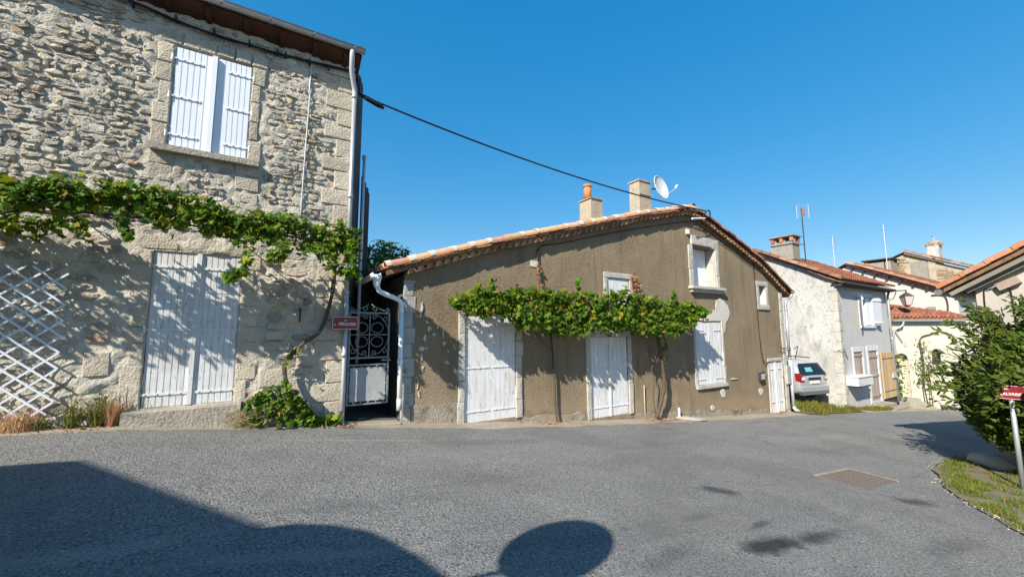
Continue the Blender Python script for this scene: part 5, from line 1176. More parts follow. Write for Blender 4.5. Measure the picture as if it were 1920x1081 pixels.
# upper window with open lilac shutters
uwn = MB().box(22.75, 24.0, WY0 + .15, WY0 + .17, 1.78, 3.05).build('window', WPAINT, wh)
MB().box(23.55, 23.98, WY0 + .02, WY0 + .15, 1.80, 3.03).build('curtain', WPAINT2, uwn)
for (a, b) in ((22.58, 22.75), (24.0, 24.17)): MB().box(a, b, WY0 - .02, WY0, 1.75, 3.05).build('window_frame', WPAINT, uwn)
MB().box(22.58, 24.17, WY0 - .02, WY0, 3.05, 3.25).build('lintel', WPAINT, uwn); MB().box(22.55, 24.2, WY0 - .08, WY0, 1.66, 1.75).build('window_sill', WPAINT, uwn)
for (hx, ang) in ((22.72, 158), (24.03, 12)):
    dx, dy = math.cos(R(ang)), -abs(math.sin(R(ang))); p0 = Vector((hx, WY0 - .05, 0)); p1 = p0 + Vector((dx, dy, 0)) * .62
    mb = MB(); mb.obox(p0 + Vector((0, 0, 2.42)), p1 + Vector((0, 0, 2.42)), .035, 1.28); mb.build('shutter', GREYSH, wh)
    for z in (1.9, 2.95): mb = MB(); mb.obox(p0 + Vector((0, -.035, z)), p1 + Vector((0, -.035, z)), .03, .09); mb.build('batten', WPAINT, wh)
# brown shutters and door
s1 = MB().box(21.55, 22.5, WY0 + .04, WY0 + .06, -.75, .60).build('window', OLDWOOD, wh); planks_sub('plank', s1, 21.58, 22.48, -.74, .58, WY0 + .015, 6, OLDWOOD)
for z in (.42, -.55): MB().box(21.56, 22.5, WY0 - .015, WY0 + .012, z, z + .10).build('batten', OLDWOOD, s1)
for (a, b) in ((21.42, 21.55), (22.5, 22.62)): MB().box(a, b, WY0 - .02, WY0, -.78, .62).build('window_frame', WPAINT, s1)
MB().box(21.40, 22.64, WY0 - .025, WY0, .62, .82).build('lintel', WPAINT, s1)
s2 = MB().box(23.15, 24.2, WY0 + .04, WY0 + .06, -1.6, .60).build('door', OLDWOOD, wh); planks_sub('plank', s2, 23.18, 24.18, -1.58, .58, WY0 + .015, 6, OLDWOOD)
for z in (.30, -.55, -1.45): MB().box(23.16, 24.2, WY0 - .015, WY0 + .012, z, z + .10).build('batten', OLDWOOD, s2)
for (a, b) in ((22.98, 23.15), (24.2, 24.36)): MB().box(a, b, WY0 - .02, WY0, -1.7, .62).build('door_frame', WPAINT, s2)
MB().box(22.96, 24.40, WY0 - .025, WY0, .62, .84).build('lintel', WPAINT, s2)
# open pine shutter/door leaf standing out to the right
pd = MB().box(24.42, 26.05, WY0 - .06, WY0 - .04, -1.62, .50).build('shutter', PINEW, wh); tag(pd, 'honey coloured wooden door leaf folded open')
planks_sub('plank', pd, 24.43, 26.04, -1.60, .49, WY0 - .085, 5, PINEW)
for z in (-1.3, .2): MB().box(24.45, 26.0, WY0 - .095, WY0 - .085, z, z + .03).build('hinge', IRONB, pd)
MB().box(25.55, 26.0, WY0 - .14, WY0 - .09, -.72, -.5).build('letter_slot', MIRR, pd)
MB().box(24.6, 26.0, WY0 - .02, WY0 - .002, -2.2, -1.66).build('cellar_panel', DARKWOOD, wh)
for k, (zz, d) in enumerate(((-1.66, .45), (-1.80, .75))):
    tag(MB().box(23.0 + .1 * k, 24.5 + .3 * k, WY0 - d, WY0 - .05, -2.2, zz - .06).build('doorstep', CONC, wh))
bx = thing('window_box', 'long white box mounted on the wall below the brown shutters', 'box', (21.3, 7.0, -.6)); MB().box(20.55, 22.1, WY0 - .42, WY0 - .02, -.72, -.38).build('body', WPAINT, bx); MB().box(20.52, 22.13, WY0 - .45, WY0 - .0, -.38, -.345).build('lid', WPAINT, bx)
for x in (20.9, 21.8): MB().box(x, x + .05, WY0 - .40, WY0 - .02, -.80, -.725).build('bracket', IRONB, bx)
rdp = thing('downpipe', 'slim zinc downpipe at the right end of the grey house front', 'downpipe', (26.0, 7.05, -1.9)); MB().tube([(26.1, 7.03, 3.5), (26.0, 7.08, 3.2), (26.0, 7.08, -1.9)], .05, 8).build('pipe', PIPEZ, rdp, True)
MB().tube([(26.0, 7.08, 1.1), (26.0, 7.08, 1.22)], .07, 8).build('collar', PIPEZ, rdp)
# iron rod on white gable
tag(MB().tube([(20.36, 8.75, .85), (19.6, 8.6, .75)], .02, 5).tube([(20.36, 7.3, .7), (20.2, 7.0, .8), (20.3, 6.95, .35), (20.36, 7.1, .7)], .012, 5).build('wall_bracket', IRONB), 'dark iron bracket sticking out of the white gable corner', 'bracket')
# chimney of the white house, with cap on brick posts
c3 = thing('chimney', 'broad grey chimney with a slab cap on brick posts, beside the aerial', 'chimney', (21.6, 9.5, 4.9))
chimney(c3, 'stack', 21.2, 21.95, 9.0, 10.0, 4.2, 5.86, CHIMG, .03)
for z in (5.72, 4.95): MB().box(21.17, 21.98, 8.97, 10.03, z, z + .06).build('band', CHIMG, c3)
for (x, y) in ((21.25, 9.05), (21.25, 9.5), (21.25, 9.9), (21.85, 9.05), (21.85, 9.5), (21.85, 9.9)): MB().box(x - .06, x + .07, y - .07, y + .07, 5.86, 6.10).build('brick', BRICK, c3)
MB().box(21.12, 22.02, 8.92, 10.06, 6.10, 6.15).build('cap', CHIMG, c3)
an = thing('aerial', 'tall mast with a rectangular grid aerial beside the grey chimney', 'aerial', (22.15, 8.95, 4.6))
MB().tube([(22.22, 8.92, 4.5), (22.18, 8.92, 7.60)], .028, 6).build('mast', IRONB, an)
for z in (5.0, 5.75): MB().tube([(21.9, 9.0, z), (22.2, 8.92, z)], .02, 5).build('bracket', IRONB, an)
mb = MB(); gxa = Vector((.86, -.5, 0))
pc = Vector((22.18, 8.90, 7.40))
for k in range(9): zz = -.32 + k * .08; mb.tube([pc - gxa * .30 + Vector((0, -.03, zz)), pc + gxa * .30 + Vector((0, -.03, zz + .04))], .006, 4)
for s in (-1, 1): mb.tube([pc + gxa * .30 * s + Vector((0, -.03, -.34 + .02 * s)), pc + gxa * .30 * s + Vector((0, -.03, .34 + .02 * s))], .012, 4)
mb.build('grid', PIPEW, an)
MB().box(pc.x - .04, pc.x + .04, pc.y - .10, pc.y - .02, pc.z - .18, pc.z + .12).build('dipole', BRICK, an)
# far small aerials
def mast(label, x, y, z0, z1, bars):
    o = thing('aerial', label, 'aerial', (x, y, z0)); MB().tube([(x, y, z0), (x, y, z1)], .03, 5).build('mast', PIPEZ, o)
    mb = MB()
    for k in range(bars): z = z1 - .1 - k * .28; mb.tube([(x - .35 + .05 * k, y + .15, z), (x + .35 - .05 * k, y - .15, z)], .012, 4)
    if bars: mb.build('element', PIPEZ, o)
mast('faint thin aerial far behind the red roof', 36.0, 12.6, 5.5, 8.6, 4)

# CREAM ANNEX, WHITE GABLED HOUSE AND STONE HOUSE DOWN THE STREET
an_a = R(-30); AD = Vector((math.cos(an_a), math.sin(an_a), 0)); AP = Vector((26.3, 7.15, 0)); AN = Vector((-AD.y, AD.x, 0))  # AN points away from the street
def ap(t, z, d=0): v = AP + AD * t + AN * d; return (v.x, v.y, z)
def abox(mb, t0, t1, z0, z1, d0, d1):
    v = [ap(t0, z0, d0), ap(t1, z0, d0), ap(t1, z0, d1), ap(t0, z0, d1), ap(t0, z1, d0), ap(t1, z1, d0), ap(t1, z1, d1), ap(t0, z1, d1)]
    mb.add(v, [(0, 3, 2, 1), (4, 5, 6, 7), (0, 1, 5, 4), (1, 2, 6, 5), (2, 3, 7, 6), (3, 0, 4, 7)]); return mb
cr = thing('cream_house', 'low cream house with arched doorway and red tiled lean-to roof', 'house', (26.3, 7.15, -2.1))
LN = 3.55
def arch_hole(t0, t1, z0, zs, n=8):
    r_ = (t1 - t0) / 2; c = (t0 + t1) / 2; return [(t0, z0), (t0, zs)] + [(c - r_ * math.cos(k * math.pi / n), zs + r_ * math.sin(k * math.pi / n)) for k in range(1, n)] + [(t1, zs), (t1, z0)]
mb = MB(); zt = 2.05; segs = sorted(set([0, LN + 3.0] + [.02, .68, 1.9, 2.35]))
def hole_at(t):
    for (a, b, z0, zs) in ((.02, .68, -1.75, .08), (1.9, 2.35, -.15, .40)):
        if a < t < b: r_ = (b - a) / 2; return z0, zs + math.sqrt(max(0, r_ * r_ - (t - (a + b) / 2) ** 2))
    return None
N_ = 130
for i in range(N_):
    a, b = (LN + 1.2) * i / N_, (LN + 1.2) * (i + 1) / N_; h = hole_at((a + b) / 2)
    if h: mb.face([ap(a, -3.2), ap(b, -3.2), ap(b, h[0]), ap(a, h[0])]); mb.face([ap(a, h[1]), ap(b, h[1]), ap(b, zt), ap(a, zt)]); mb.face([ap(a, h[1]), ap(b, h[1]), ap(b, h[1], .3), ap(a, h[1], .3)])
    else: mb.face([ap(a, -3.2), ap(b, -3.2), ap(b, zt), ap(a, zt)])
for t in (.02, .68): mb.face([ap(t, -1.75), ap(t, .08), ap(t, .08, .3), ap(t, -1.75, .3)])
mb.build('wall', CREAM, cr)
MB_ = abox(MB(), .03, .67, -1.75, .45, .26, .30); dco = MB_.build('door', CREAM, cr); abox(MB(), .0, .36, -.9, .42, .22, .26).build('door_opening', DARKWOOD, cr)
abox(MB(), 1.85, 2.4, -.2, .7, .2, .25).build('window', DARKWOOD, cr)
for (a, b, zs) in ((.02, .68, .08), (1.9, 2.35, .40)):       # arch rings
    c = (a + b) / 2; r_ = (b - a) / 2; mb = MB()
    for k in range(8):
        t0, t1 = math.pi * k / 8, math.pi * (k + 1) / 8
        mb.face([ap(c - r_ * math.cos(t0), zs + r_ * math.sin(t0), -.02), ap(c - r_ * math.cos(t1), zs + r_ * math.sin(t1), -.02), ap(c - (r_ + .2) * math.cos(t1), zs + (r_ + .2) * math.sin(t1), -.02), ap(c - (r_ + .2) * math.cos(t0), zs + (r_ + .2) * math.sin(t0), -.02)])
    mb.build('arch', PLASTER, cr)
for k in range(3): abox(MB(), -.1 + .1 * k, 1.05 - .12 * k, -2.6, -2.02 + .15 * k, -.75 + .22 * k, 0).build('step', STEPC, cr)
HX = ap(LN, 0)  # corner with the tall white house
mb = MB(); e0, e1 = Vector(ap(-.15, 2.12, -.22)), Vector(ap(LN + .15, 2.12, -.22)); r0_, r1_ = Vector((26.2, 9.6, 3.30)), Vector((HX[0] + .0, HX[1] + .35, 2.40))
mb.face([e0, e1, r1_, r0_]); mb.face([e0 - Vector((0, 0, .07)), e1 - Vector((0, 0, .07)), e1, e0]); mb.build('roof', TILEOLD, cr)
mb = MB(); tile_slope(mb, e0, e1, r0_, r1_, 18, 8, .085); tag(mb.build('roof_tiling', TILERED, cr), kind='stuff')
abox(MB(), -.1, LN + .2, 1.98, 2.06, -.26, -.18).build('gutter', PIPEZ, cr)
MB().tube([ap(.45, 1.98, -.22), ap(.40, 1.78, -.2), ap(.05, 1.55, -.1), ap(-.0, 1.3, -.08), ap(-.0, -2, -.08)], .045, 6).build('drainpipe', PIPEZ, cr)
MB().tube([ap(.1, 1.5, -.1), ap(.42, .98, -.1)], .03, 6).build('bracket', PIPEW, cr)
pq = MB(); pq.add([ap(.60 + .09 * math.cos(k * .785), .85 + .13 * math.sin(k * .785), -.03) for k in range(8)], [tuple(range(8))[::-1]]); tag(pq.build('wall_plaque', MIRR), 'small oval plaque on the cream house wall', 'plaque')
# climbing plant with rope-like stems by the cream wall
cp = thing('climbing_plant', 'tall loose green plant growing against the cream house', 'plant', ap(1.15, -2.1, -.3)); S_ = []
for (pts, n, s_) in (([ap(1.1, -1.0, -.25), ap(1.2, -.2, -.25), ap(1.35, .6, -.2), ap(1.3, 1.0, -.2)], 170, .18), ([ap(1.2, -.9, -.3), ap(1.7, -.4, -.3), ap(2.1, .0, -.3)], 90, .16), ([ap(.95, .2, -.2), ap(1.15, -.8, -.2)], 60, .15)):
    strand(pts, n, S_, s_)
foliage(cp, S_, .15, LL, BMESH, GRASS, 0)
MB().tube(smooth_path([ap(1.15, -2.2, -.3), ap(1.1, -1.2, -.25), ap(1.25, 0, -.2), ap(1.3, 1.1, -.1), ap(1.9, 1.35, -.06), ap(2.4, 1.5, -.05)], 4), .03, 5).build('stem', BARK, cp)
MB().tube(smooth_path([ap(1.3, -2.2, -.35), ap(1.35, -1.2, -.3), ap(1.5, 0, -.2), ap(2.3, -.4, -.2)], 4), .02, 5).build('stem', BARK, cp)
ip = thing('climbing_plant', 'dark ivy column left of the arched cream doorway', 'plant', ap(-.05, -2.0, -.15)); S_ = []; strand([ap(-.02, -1.5, -.12), ap(.05, -.4, -.12), ap(-.05, .35, -.12)], 200, S_, .12); foliage(ip, S_, .10, VL, VMESH, LEAF, 0)
MB().tube([ap(0, -2.2, -.1), ap(0, .3, -.1)], .02, 5).build('stem', BARK, ip)
for (t, z, lab) in ((.55, -2.0, 'dark round pot at the foot of the cream wall'), (.95, -2.05, 'second dark pot at the foot of the cream wall, further right')):
    o = thing('flower_pot', lab, 'pot', ap(t + 1.2, z - .25, -.45)); p_ = Vector(ap(t + 1.2, z - .25, -.45)); MB().tube([p_, p_ + Vector((0, 0, .22))], [.11, .15], 10).build('body', IRONB, o); MB().tube([p_ + Vector((0, 0, .20)), p_ + Vector((0, 0, .24))], .165, 10).build('rim', CAST, o)

th = thing('gabled_house', 'white plastered house whose long tiled roof slopes down behind the cream one', 'house', (HX[0], HX[1], -2.3))
hx, hy = HX[0], HX[1]; ridge_y, ridge_z, eave_z = hy + 4.3, 5.35, 3.25
mb = MB(); mb.face([(hx, hy, -3.5), (hx, hy, eave_z), (hx, ridge_y, ridge_z), (hx, ridge_y + 4, 3.4), (hx, ridge_y + 4, -3.5)]); mb.build('gable_wall', WHITEW, th)
mb = MB(); mb.face([(hx, hy, -3.5), (hx + 7, hy - .3, -3.5), (hx + 7, hy - .3, eave_z), (hx, hy, eave_z)]); mb.build('front_wall', GREYW, th)
mb = MB(); mb.box(hx + 2.0, hx + 3.6, hy - .12, hy - .06, 2.35, 3.0); mb.build('window', GLASSD, th)
mb = MB(); mb.face([(hx - .25, hy - .35, eave_z + .0), (hx + 7, hy - .6, eave_z), (hx + 7, ridge_y, ridge_z + .16), (hx - .25, ridge_y, ridge_z + .16)]); mb.face([(hx - .25, hy - .35, eave_z - .08), (hx - .25, hy - .35, eave_z), (hx - .25, ridge_y, ridge_z + .16), (hx - .25, ridge_y, ridge_z + .06)])
mb.face([(hx - .25, ridge_y, ridge_z + .16), (hx + 7, ridge_y, ridge_z + .16), (hx + 7, ridge_y + 4.3, 3.3), (hx - .25, ridge_y + 4.3, 3.3)]); mb.face([(hx - .25, hy - .35, eave_z - .08), (hx, hy + .1, eave_z - .08), (hx, ridge_y, ridge_z + .06), (hx - .25, ridge_y, ridge_z + .06)])
mb.build('roof', TILEOLD, th)
mb = MB(); tile_slope(mb, (hx - .2, hy - .35, eave_z + .03), (hx + 6.8, hy - .6, eave_z + .03), (hx - .2, ridge_y, ridge_z + .2), (hx + 6.8, ridge_y, ridge_z + .2), 26, 11, .11); tag(mb.build('roof_tiling', TILERED, th), kind='stuff')
m_ = tile_me(.5, .14, .12, .02, 7, 'verge_tile', TILEMID); L_ = math.hypot(ridge_y - hy + .35, ridge_z + .16 - eave_z); an1 = math.atan2(ridge_z + .16 - eave_z, ridge_y - hy + .35)
for k in range(11):
    t = k / 11; o = link('verge_tile', m_, th); o.matrix_basis = Matrix.Translation((hx - .25, hy - .35 + (ridge_y - hy + .35) * t, eave_z + .05 + (ridge_z + .16 - eave_z) * t)) @ Matrix.Rotation(R(90), 4, 'Z') @ Matrix.Rotation(-an1, 4, 'Y')
for k in range(9):
    t = (k + .5) / 9; y = hy - .3 + (ridge_y - hy + .3) * t; z = eave_z - .14 + (ridge_z + .06 - eave_z) * t; MB().box(hx - .22, hx + .02, y - .05, y + .05, z - .03, z + .05).build('rafter', REDWOOD, th)
MB().tube(smooth_path([(hx - .05, hy + .9, 3.35), (hx - .05, hy + .45, 3.3), (hx - .05, hy + .35, 2.9), (hx - .06, hy + .35, 2.35), (hx - .05, hy + .1, 2.25), (hx - .05, hy + .05, 2.0)], 4), .03, 6).build('cable_duct', IRONB, th, True)
tag(MB().box(hx - .12, hx, hy + .8, hy + 1.12, 2.35, 2.75).build('small_chimney', CHIMG), 'small brownish vent chimney in the edge of the lean-to roof', 'chimney')
# stone house behind
SX = 38.0
shs = thing('stone_gable_house', 'far rubble stone house with a blocked window and chimneys', 'house', (SX, 9, -2))
mb = MB(); mb.face([(SX, 4.6, -3), (SX, 4.6, 4.6), (SX, 7.1, 5.75), (SX, 9.2, 6.85), (SX, 13.5, 5.0), (SX, 13.5, -3)]); mb.build('wall', CHIM, shs)
mb = MB(); z = 3.8
while z < 6.8:
    h = rng.uniform(.14, .24); y = 4.7
    while y < 12.5:
        w_ = rng.uniform(.2, .55); ztop = lerp_tab([(4.6, 4.6), (7.1, 5.75), (9.2, 6.85), (13.5, 5.0)], y) - .1
        if z + h < ztop and not (8.0 < y < 9.0 and z < 6.4): t = rng.uniform(.38, .62); mb.box(SX - rng.uniform(.02, .06), SX + .02, y, y + w_ - .03, z, z + h - .03, (t * 1.05, t, t * .93))
        y += w_
    z += h
tag(mb.build('rubble', FARST, shs), kind='stuff')
MB().box(SX - .05, SX + .02, 8.15, 8.95, 4.6, 6.25).build('blocked_window', CHIMG, shs); MB().box(SX - .07, SX + .02, 7.75, 8.10, 4.6, 6.35).build('stone', CHIM, shs)
mb = MB(); mb.face([(SX - .2, 4.4, 4.6), (SX + 6, 4.4, 4.6), (SX + 6, 9.2, 7.0), (SX - .2, 9.2, 7.0)]); mb.face([(SX - .2, 9.2, 7.0), (SX + 6, 9.2, 7.0), (SX + 6, 13.8, 5.0), (SX - .2, 13.8, 5.0)]); mb.face([(SX - .2, 4.4, 4.5), (SX - .2, 4.4, 4.6), (SX - .2, 9.2, 7.0), (SX - .2, 9.2, 6.85)]); mb.build('roof', TILEOLD, shs)
m_ = tile_me(.5, .14, .12, .02, 6, 'verge_tile', TILEOLD)
for k in range(11): t = k / 11; o = link('verge_tile', m_, shs); o.matrix_basis = Matrix.Translation((SX - .2, 4.4 + 4.8 * t, 4.66 + 2.4 * t)) @ Matrix.Rotation(R(90), 4, 'Z') @ Matrix.Rotation(R(-26.5), 4, 'Y')
c4 = thing('chimney', 'round topped pale chimney with brick ring on the far stone house', 'chimney', (SX + .5, 7.9, 6.2))
chimney(c4, 'stack', SX + .2, SX + 1.0, 7.55, 8.15, 5.6, 7.25, WWALL, .02)
MB().tube([(SX + .6, 7.85, 7.25), (SX + .6, 7.85, 7.45), (SX + .6, 7.85, 7.62)], [.42, .40, .25], 10).build('crown', CHIMG, c4)
for k in range(8): a = k * .785; MB().box(SX + .6 + .38 * math.cos(a) - .06, SX + .6 + .38 * math.cos(a) + .06, 7.85 + .38 * math.sin(a) - .06, 7.85 + .38 * math.sin(a) + .06, 7.30, 7.42).build('brick', BRICK, c4)
MB().tube([(SX + .6, 7.85, 7.6), (SX + .6, 7.85, 7.95)], .07, 6).tube([(SX + .35, 7.85, 7.95), (SX + .85, 7.85, 7.95)], .03, 4).build('cowl', PIPEZ, c4)
c5 = thing('chimney', 'wide grey stone chimney with a thin slab left of the blocked window', 'chimney', (36.5, 10.2, 5.2))
chimney(c5, 'stack', 36.2, 37.6, 9.5, 11.0, 4.2, 6.25, CHIMG, .02)
for (x, y) in ((36.3, 9.6), (36.3, 10.9), (37.5, 9.6), (37.5, 10.9)): MB().box(x - .05, x + .05, y - .08, y + .08, 6.25, 6.42).build('brick', BRICK, c5)
MB().box(36.1, 37.7, 9.4, 11.1, 6.42, 6.49).build('cap', IRONB, c5)
mast('long thin mast leaning above the wide grey chimney', 35.6, 9.55, 4.8, 8.75, 2)

# LANTERN
lnt = thing('street_lantern', 'old four sided street lantern hanging from an iron arm on the grey house', 'lantern', (26.1, 7.1, 3.3))
MB().tube([(26.1, 7.15, 3.45), (26.9, 6.62, 3.52)], .03, 6).build('arm', IRONB, lnt); MB().tube(smooth_path([(26.1, 7.15, 3.05), (26.35, 6.98, 3.1), (26.5, 6.88, 3.45)], 4), .02, 5).build('brace', IRONB, lnt)
lc = Vector((26.9, 6.62, 0))
MB().tube([lc + Vector((0, 0, 3.52)), lc + Vector((0, 0, 3.38))], .03, 6).build('hook', IRONB, lnt)
MB().tube([lc + Vector((0, 0, 3.22)), lc + Vector((0, 0, 3.32)), lc + Vector((0, 0, 3.40))], [.30, .16, .06], 4).build('hood', IRONB, lnt)
MB().tube([lc + Vector((0, 0, 2.78)), lc + Vector((0, 0, 3.21))], [.15, .27], 4).build('glass', LGLASS, lnt)
mb = MB()
for k in range(4): a = k * math.pi / 2; 
MB().tube([lc + Vector((0, 0, 2.70)), lc + Vector((0, 0, 2.78))], [.06, .16], 4).build('base', IRONB, lnt)
a0_ = Vector((26.9 - 26.9, 0, 0))
for k in range(4):
    a = k * math.pi / 2; d_ = Vector((0, 1, 0)).cross(Vector((0, 0, 1))); dirv = Vector((math.cos(a), math.sin(a), 0)); MB().tube([lc + dirv * .155 + Vector((0, 0, 2.78)), lc + dirv * .275 + Vector((0, 0, 3.21))], .012, 4).build('rib', IRONB, lnt)

# ------------------------------------------------------------------ RIGHT HOUSE (gable end behind the bush)
rh = thing('right_house', 'pinkish house with orange tiled roof edge at the right, behind the bush', 'house', (12.9, 2.0, -1))
ex = Vector((1, -.13, 0)).normalized(); cz0 = Vector((12.85, 2.08, 0))
nE = 2.62; run = 5.2; rise = 3.0
def rp_(d, s, z): v = cz0 + ex * d + Vector((-.13, -1, 0)).normalized() * s; return (v.x, v.y, z)
mb = MB(); mb.face([rp_(0, 0, -2), rp_(0, 0, nE), rp_(0, run, nE + rise), rp_(0, run * 2, nE), rp_(0, run * 2, -2)]); mb.build('gable_wall', PINKW, rh)
mb = MB(); mb.face([rp_(0, 0, -2), rp_(9, 0, -3), rp_(9, 0, nE), rp_(0, 0, nE)]); mb.face([rp_(9, 0, -3), rp_(9, run * 2, -3), rp_(9, run * 2, nE), rp_(9, run, nE + rise), rp_(9, 0, nE)]); mb.build('side_wall', PINKW, rh)
sgd = rise / run
mb = MB()
def rz(s): return nE + .10 + sgd * s
mb.face([rp_(-.3, -.38, rz(-.38)), rp_(9.2, -.38, rz(-.38)), rp_(9.2, run, rz(run)), rp_(-.3, run, rz(run))]); mb.face([rp_(-.3, -.38, rz(-.38) - .1), rp_(-.3, run, rz(run) - .1), rp_(-.3, run, rz(run)), rp_(-.3, -.38, rz(-.38))])
mb.face([rp_(-.3, -.38, rz(-.38) - .1), rp_(9.2, -.38, rz(-.38) - .1), rp_(9.2, 0.05, rz(0.05) - .1), rp_(-.3, 0.05, rz(.05) - .1)]); mb.face([rp_(-.3, -.38, rz(-.38) - .1), rp_(-.3, run, rz(run) - .1), rp_(.05, run, rz(run) - .1), rp_(.05, -.38, rz(-.38) - .1)])
mb.face([rp_(-.3, run, rz(run)), rp_(9.2, run, rz(run)), rp_(9.2, run * 2, rz(0)), rp_(-.3, run * 2, rz(0))])
mb.face([rp_(-.3, -.38, rz(-.38) - .1), rp_(9.2, -.38, rz(-.38) - .1), rp_(9.2, -.38, rz(-.38)), rp_(-.3, -.38, rz(-.38))])
mb.build('roof', TILEOLD, rh)
for row, d in enumerate((-.27, -.04, .19, .42)):
    for k in range(15):
        s0 = -.46 + k * .38; a = Vector(rp_(d, s0, rz(s0) + .04)); b = Vector(rp_(d, s0 + .44, rz(s0 + .44) + .02)); mb = MB(); half_pipe(mb, a, b, .105, (0, 0, 1), False, .014, 7, None, .09, -10 if row == 0 else 0, 190 if row == 0 else 180); mb.build('tile', TILERH, rh)
mb = MB(); tile_slope(mb, rp_(.6, -.46, rz(-.46)), rp_(9.2, -.46, rz(-.46)), rp_(.6, run, rz(run)), rp_(9.2, run, rz(run)), 34, 14); tag(mb.build('roof_tiling', TILERED, rh), kind='stuff')
MB().tube([rp_(-.34, -.46, rz(-.46) - .05), rp_(9, -.46, rz(-.46) - .05)], .07, 8).build('gutter', ZINC, rh)
MB().obox(rp_(-.24, -.30, rz(-.30) - .20), rp_(-.24, run, rz(run) - .17), .05, .08).build('barge_board', GREYBOARD, rh)
MB().obox(rp_(-.12, -.1, rz(-.1) - .26), rp_(-.12, run, rz(run) - .26), .05, .10).build('purlin_board', GREYBOARD, rh)
mb = MB(); mb.add([rp_(-.04, .35, 2.15), rp_(-.04, .72, 2.42), rp_(-.04, .72, 2.62), rp_(-.04, .35, 2.36)], [(0, 3, 2, 1)]); 
MB().obox(rp_(-.06, .34, 2.44), rp_(-.06, .62, 2.58), .12, .15).build('beam_end', OLDWOOD, rh)
MB().tube([rp_(-.06, .95, 3.0), rp_(-.06, .98, -1)], .06, 8).build('drainpipe', PINKW, rh)
MB().box(12.6, 12.75, -.3, .75, 1.6, 2.7).build('shutter', mat('green_shutter', (.05, .09, .05), .6, .3), rh)
mb = MB(); mb.tube(smooth_path([rp_(-.03, .12, 0), rp_(-.03, .12, 2.2), rp_(-.03, .2, 2.42), rp_(-.03, .42, 2.42), rp_(-.03, .5, 2.2), rp_(-.03, .5, .5)], 5), .010, 5); mb.build('cable', CABLE, rh)

# ------------------------------------------------------------------ BUSH AND SIGN
bu = thing('laurel_bush', 'large dark green laurel bush at the right edge behind the red sign', 'bush', (12.0, 1.45, -1.1))
S_ = []
for _ in range(21000):
    while True:
        v = Vector((rng.uniform(-1, 1), rng.uniform(-1, 1), rng.uniform(-1, 1))); r_ = v.length
        if .45 < r_ < .92 + .30 * noise.noise(v * 2.4 + Vector((3, 1, 0))): break
    if noise.noise(v * 3.6 + Vector((7, 2, 0))) < -.34: continue
    ztop = v.z * 1.75 if v.z > 0 else v.z * 1.25
    taper = 1 - max(0, v.z) * .15
    p = Vector((12.1 + v.x * 1.15 * taper, 1.22 + v.y * 1.18 * taper, .34 + ztop))
    t = rng.uniform(.35, .7); r = rng.random()
    S_.append((p, (p - Vector((0, 0, 1.6))).length + rng.uniform(0, .3), (t * (2.0 if r < .08 else 1.0), t * (1.35 if r < .08 else 1), t)))
shoots = []
for k in range(84):
    a = rng.uniform(0, 6.283); el = rng.uniform(-.1, 1.3); d = Vector((math.cos(a) * math.cos(el), math.sin(a) * math.cos(el), math.sin(el)))
    if k > 64: d = Vector((rng.uniform(-.5, .2), rng.uniform(-.4, .7), 1.0)).normalized()
    if k < 34: d = Vector((rng.uniform(-.9, .3), rng.uniform(.35, 1.0), rng.uniform(-.2, 1.1))).normalized()
    b0 = Vector((12.15, 1.22, .4)) + Vector((d.x * .85, d.y * 1.0, d.z * 1.15)); L_ = rng.uniform(.35, .75) * (1.25 if k > 64 else 1); e = b0 + d * L_ + Vector((0, 0, .12 * L_)); mid = (b0 + e) / 2 + Vector((0, 0, .08))
    P_ = smooth_path([b0, mid, e], 6); shoots.append(P_)
    for q in P_[::1]:
        for _ in range(2): S_.append((q + Vector((rng.gauss(0, .03), rng.gauss(0, .03), rng.gauss(0, .03))), (q - Vector((0, 0, 1.6))).length, (.55, .55, .5)))
for P_ in ([(11.0, 1.9, .55), (10.78, 1.75, .66), (10.68, 1.68, .60), (10.65, 1.62, .45)], [(11.1, 1.6, 1.1), (10.8, 1.5, .95), (10.66, 1.46, .72)], [(11.1, 1.9, .1), (10.8, 1.75, .2), (10.66, 1.62, .3)], [(11.0, 1.2, .9), (10.72, 1.3, .75)], [(11.0, 1.9, .9), (10.72, 1.74, .80), (10.62, 1.66, .62), (10.66, 1.62, .52)], [(11.0, 1.8, .3), (10.7, 1.7, .42), (10.64, 1.66, .50)], [(10.9, 1.4, .15), (10.68, 1.45, .34)], [(11.0, 1.55, 1.2), (10.75, 1.58, .92), (10.66, 1.56, .66)]):
    P_ = smooth_path(P_, 6); shoots.append(P_)
    for q in P_:
        for _ in range(4): S_.append((q + Vector((rng.gauss(0, .035), rng.gauss(0, .035), rng.gauss(0, .035))), 0, (.6, .55, .5)))
foliage(bu, S_, .132, LL, BMESH, LEAFB, 300, droop=(-.3, .5, .3), bias=(-.3, -.4, .75), spread=.7, wts=(5, 3, 1))
mb = MB()
for P_ in shoots: mb.tube(P_, .006, 4)
for k in range(22):
    a = rng.uniform(0, 6.283); mb.tube(smooth_path([(12.1 + .1 * math.cos(a), 1.35 + .1 * math.sin(a), -1.2), (12.1 + .35 * math.cos(a), 1.35 + .35 * math.sin(a), -.3), (12.1 + .8 * math.cos(a), 1.35 + .9 * math.sin(a), .8)], 4), .02, 5)
mb.build('branch', BARK, bu)
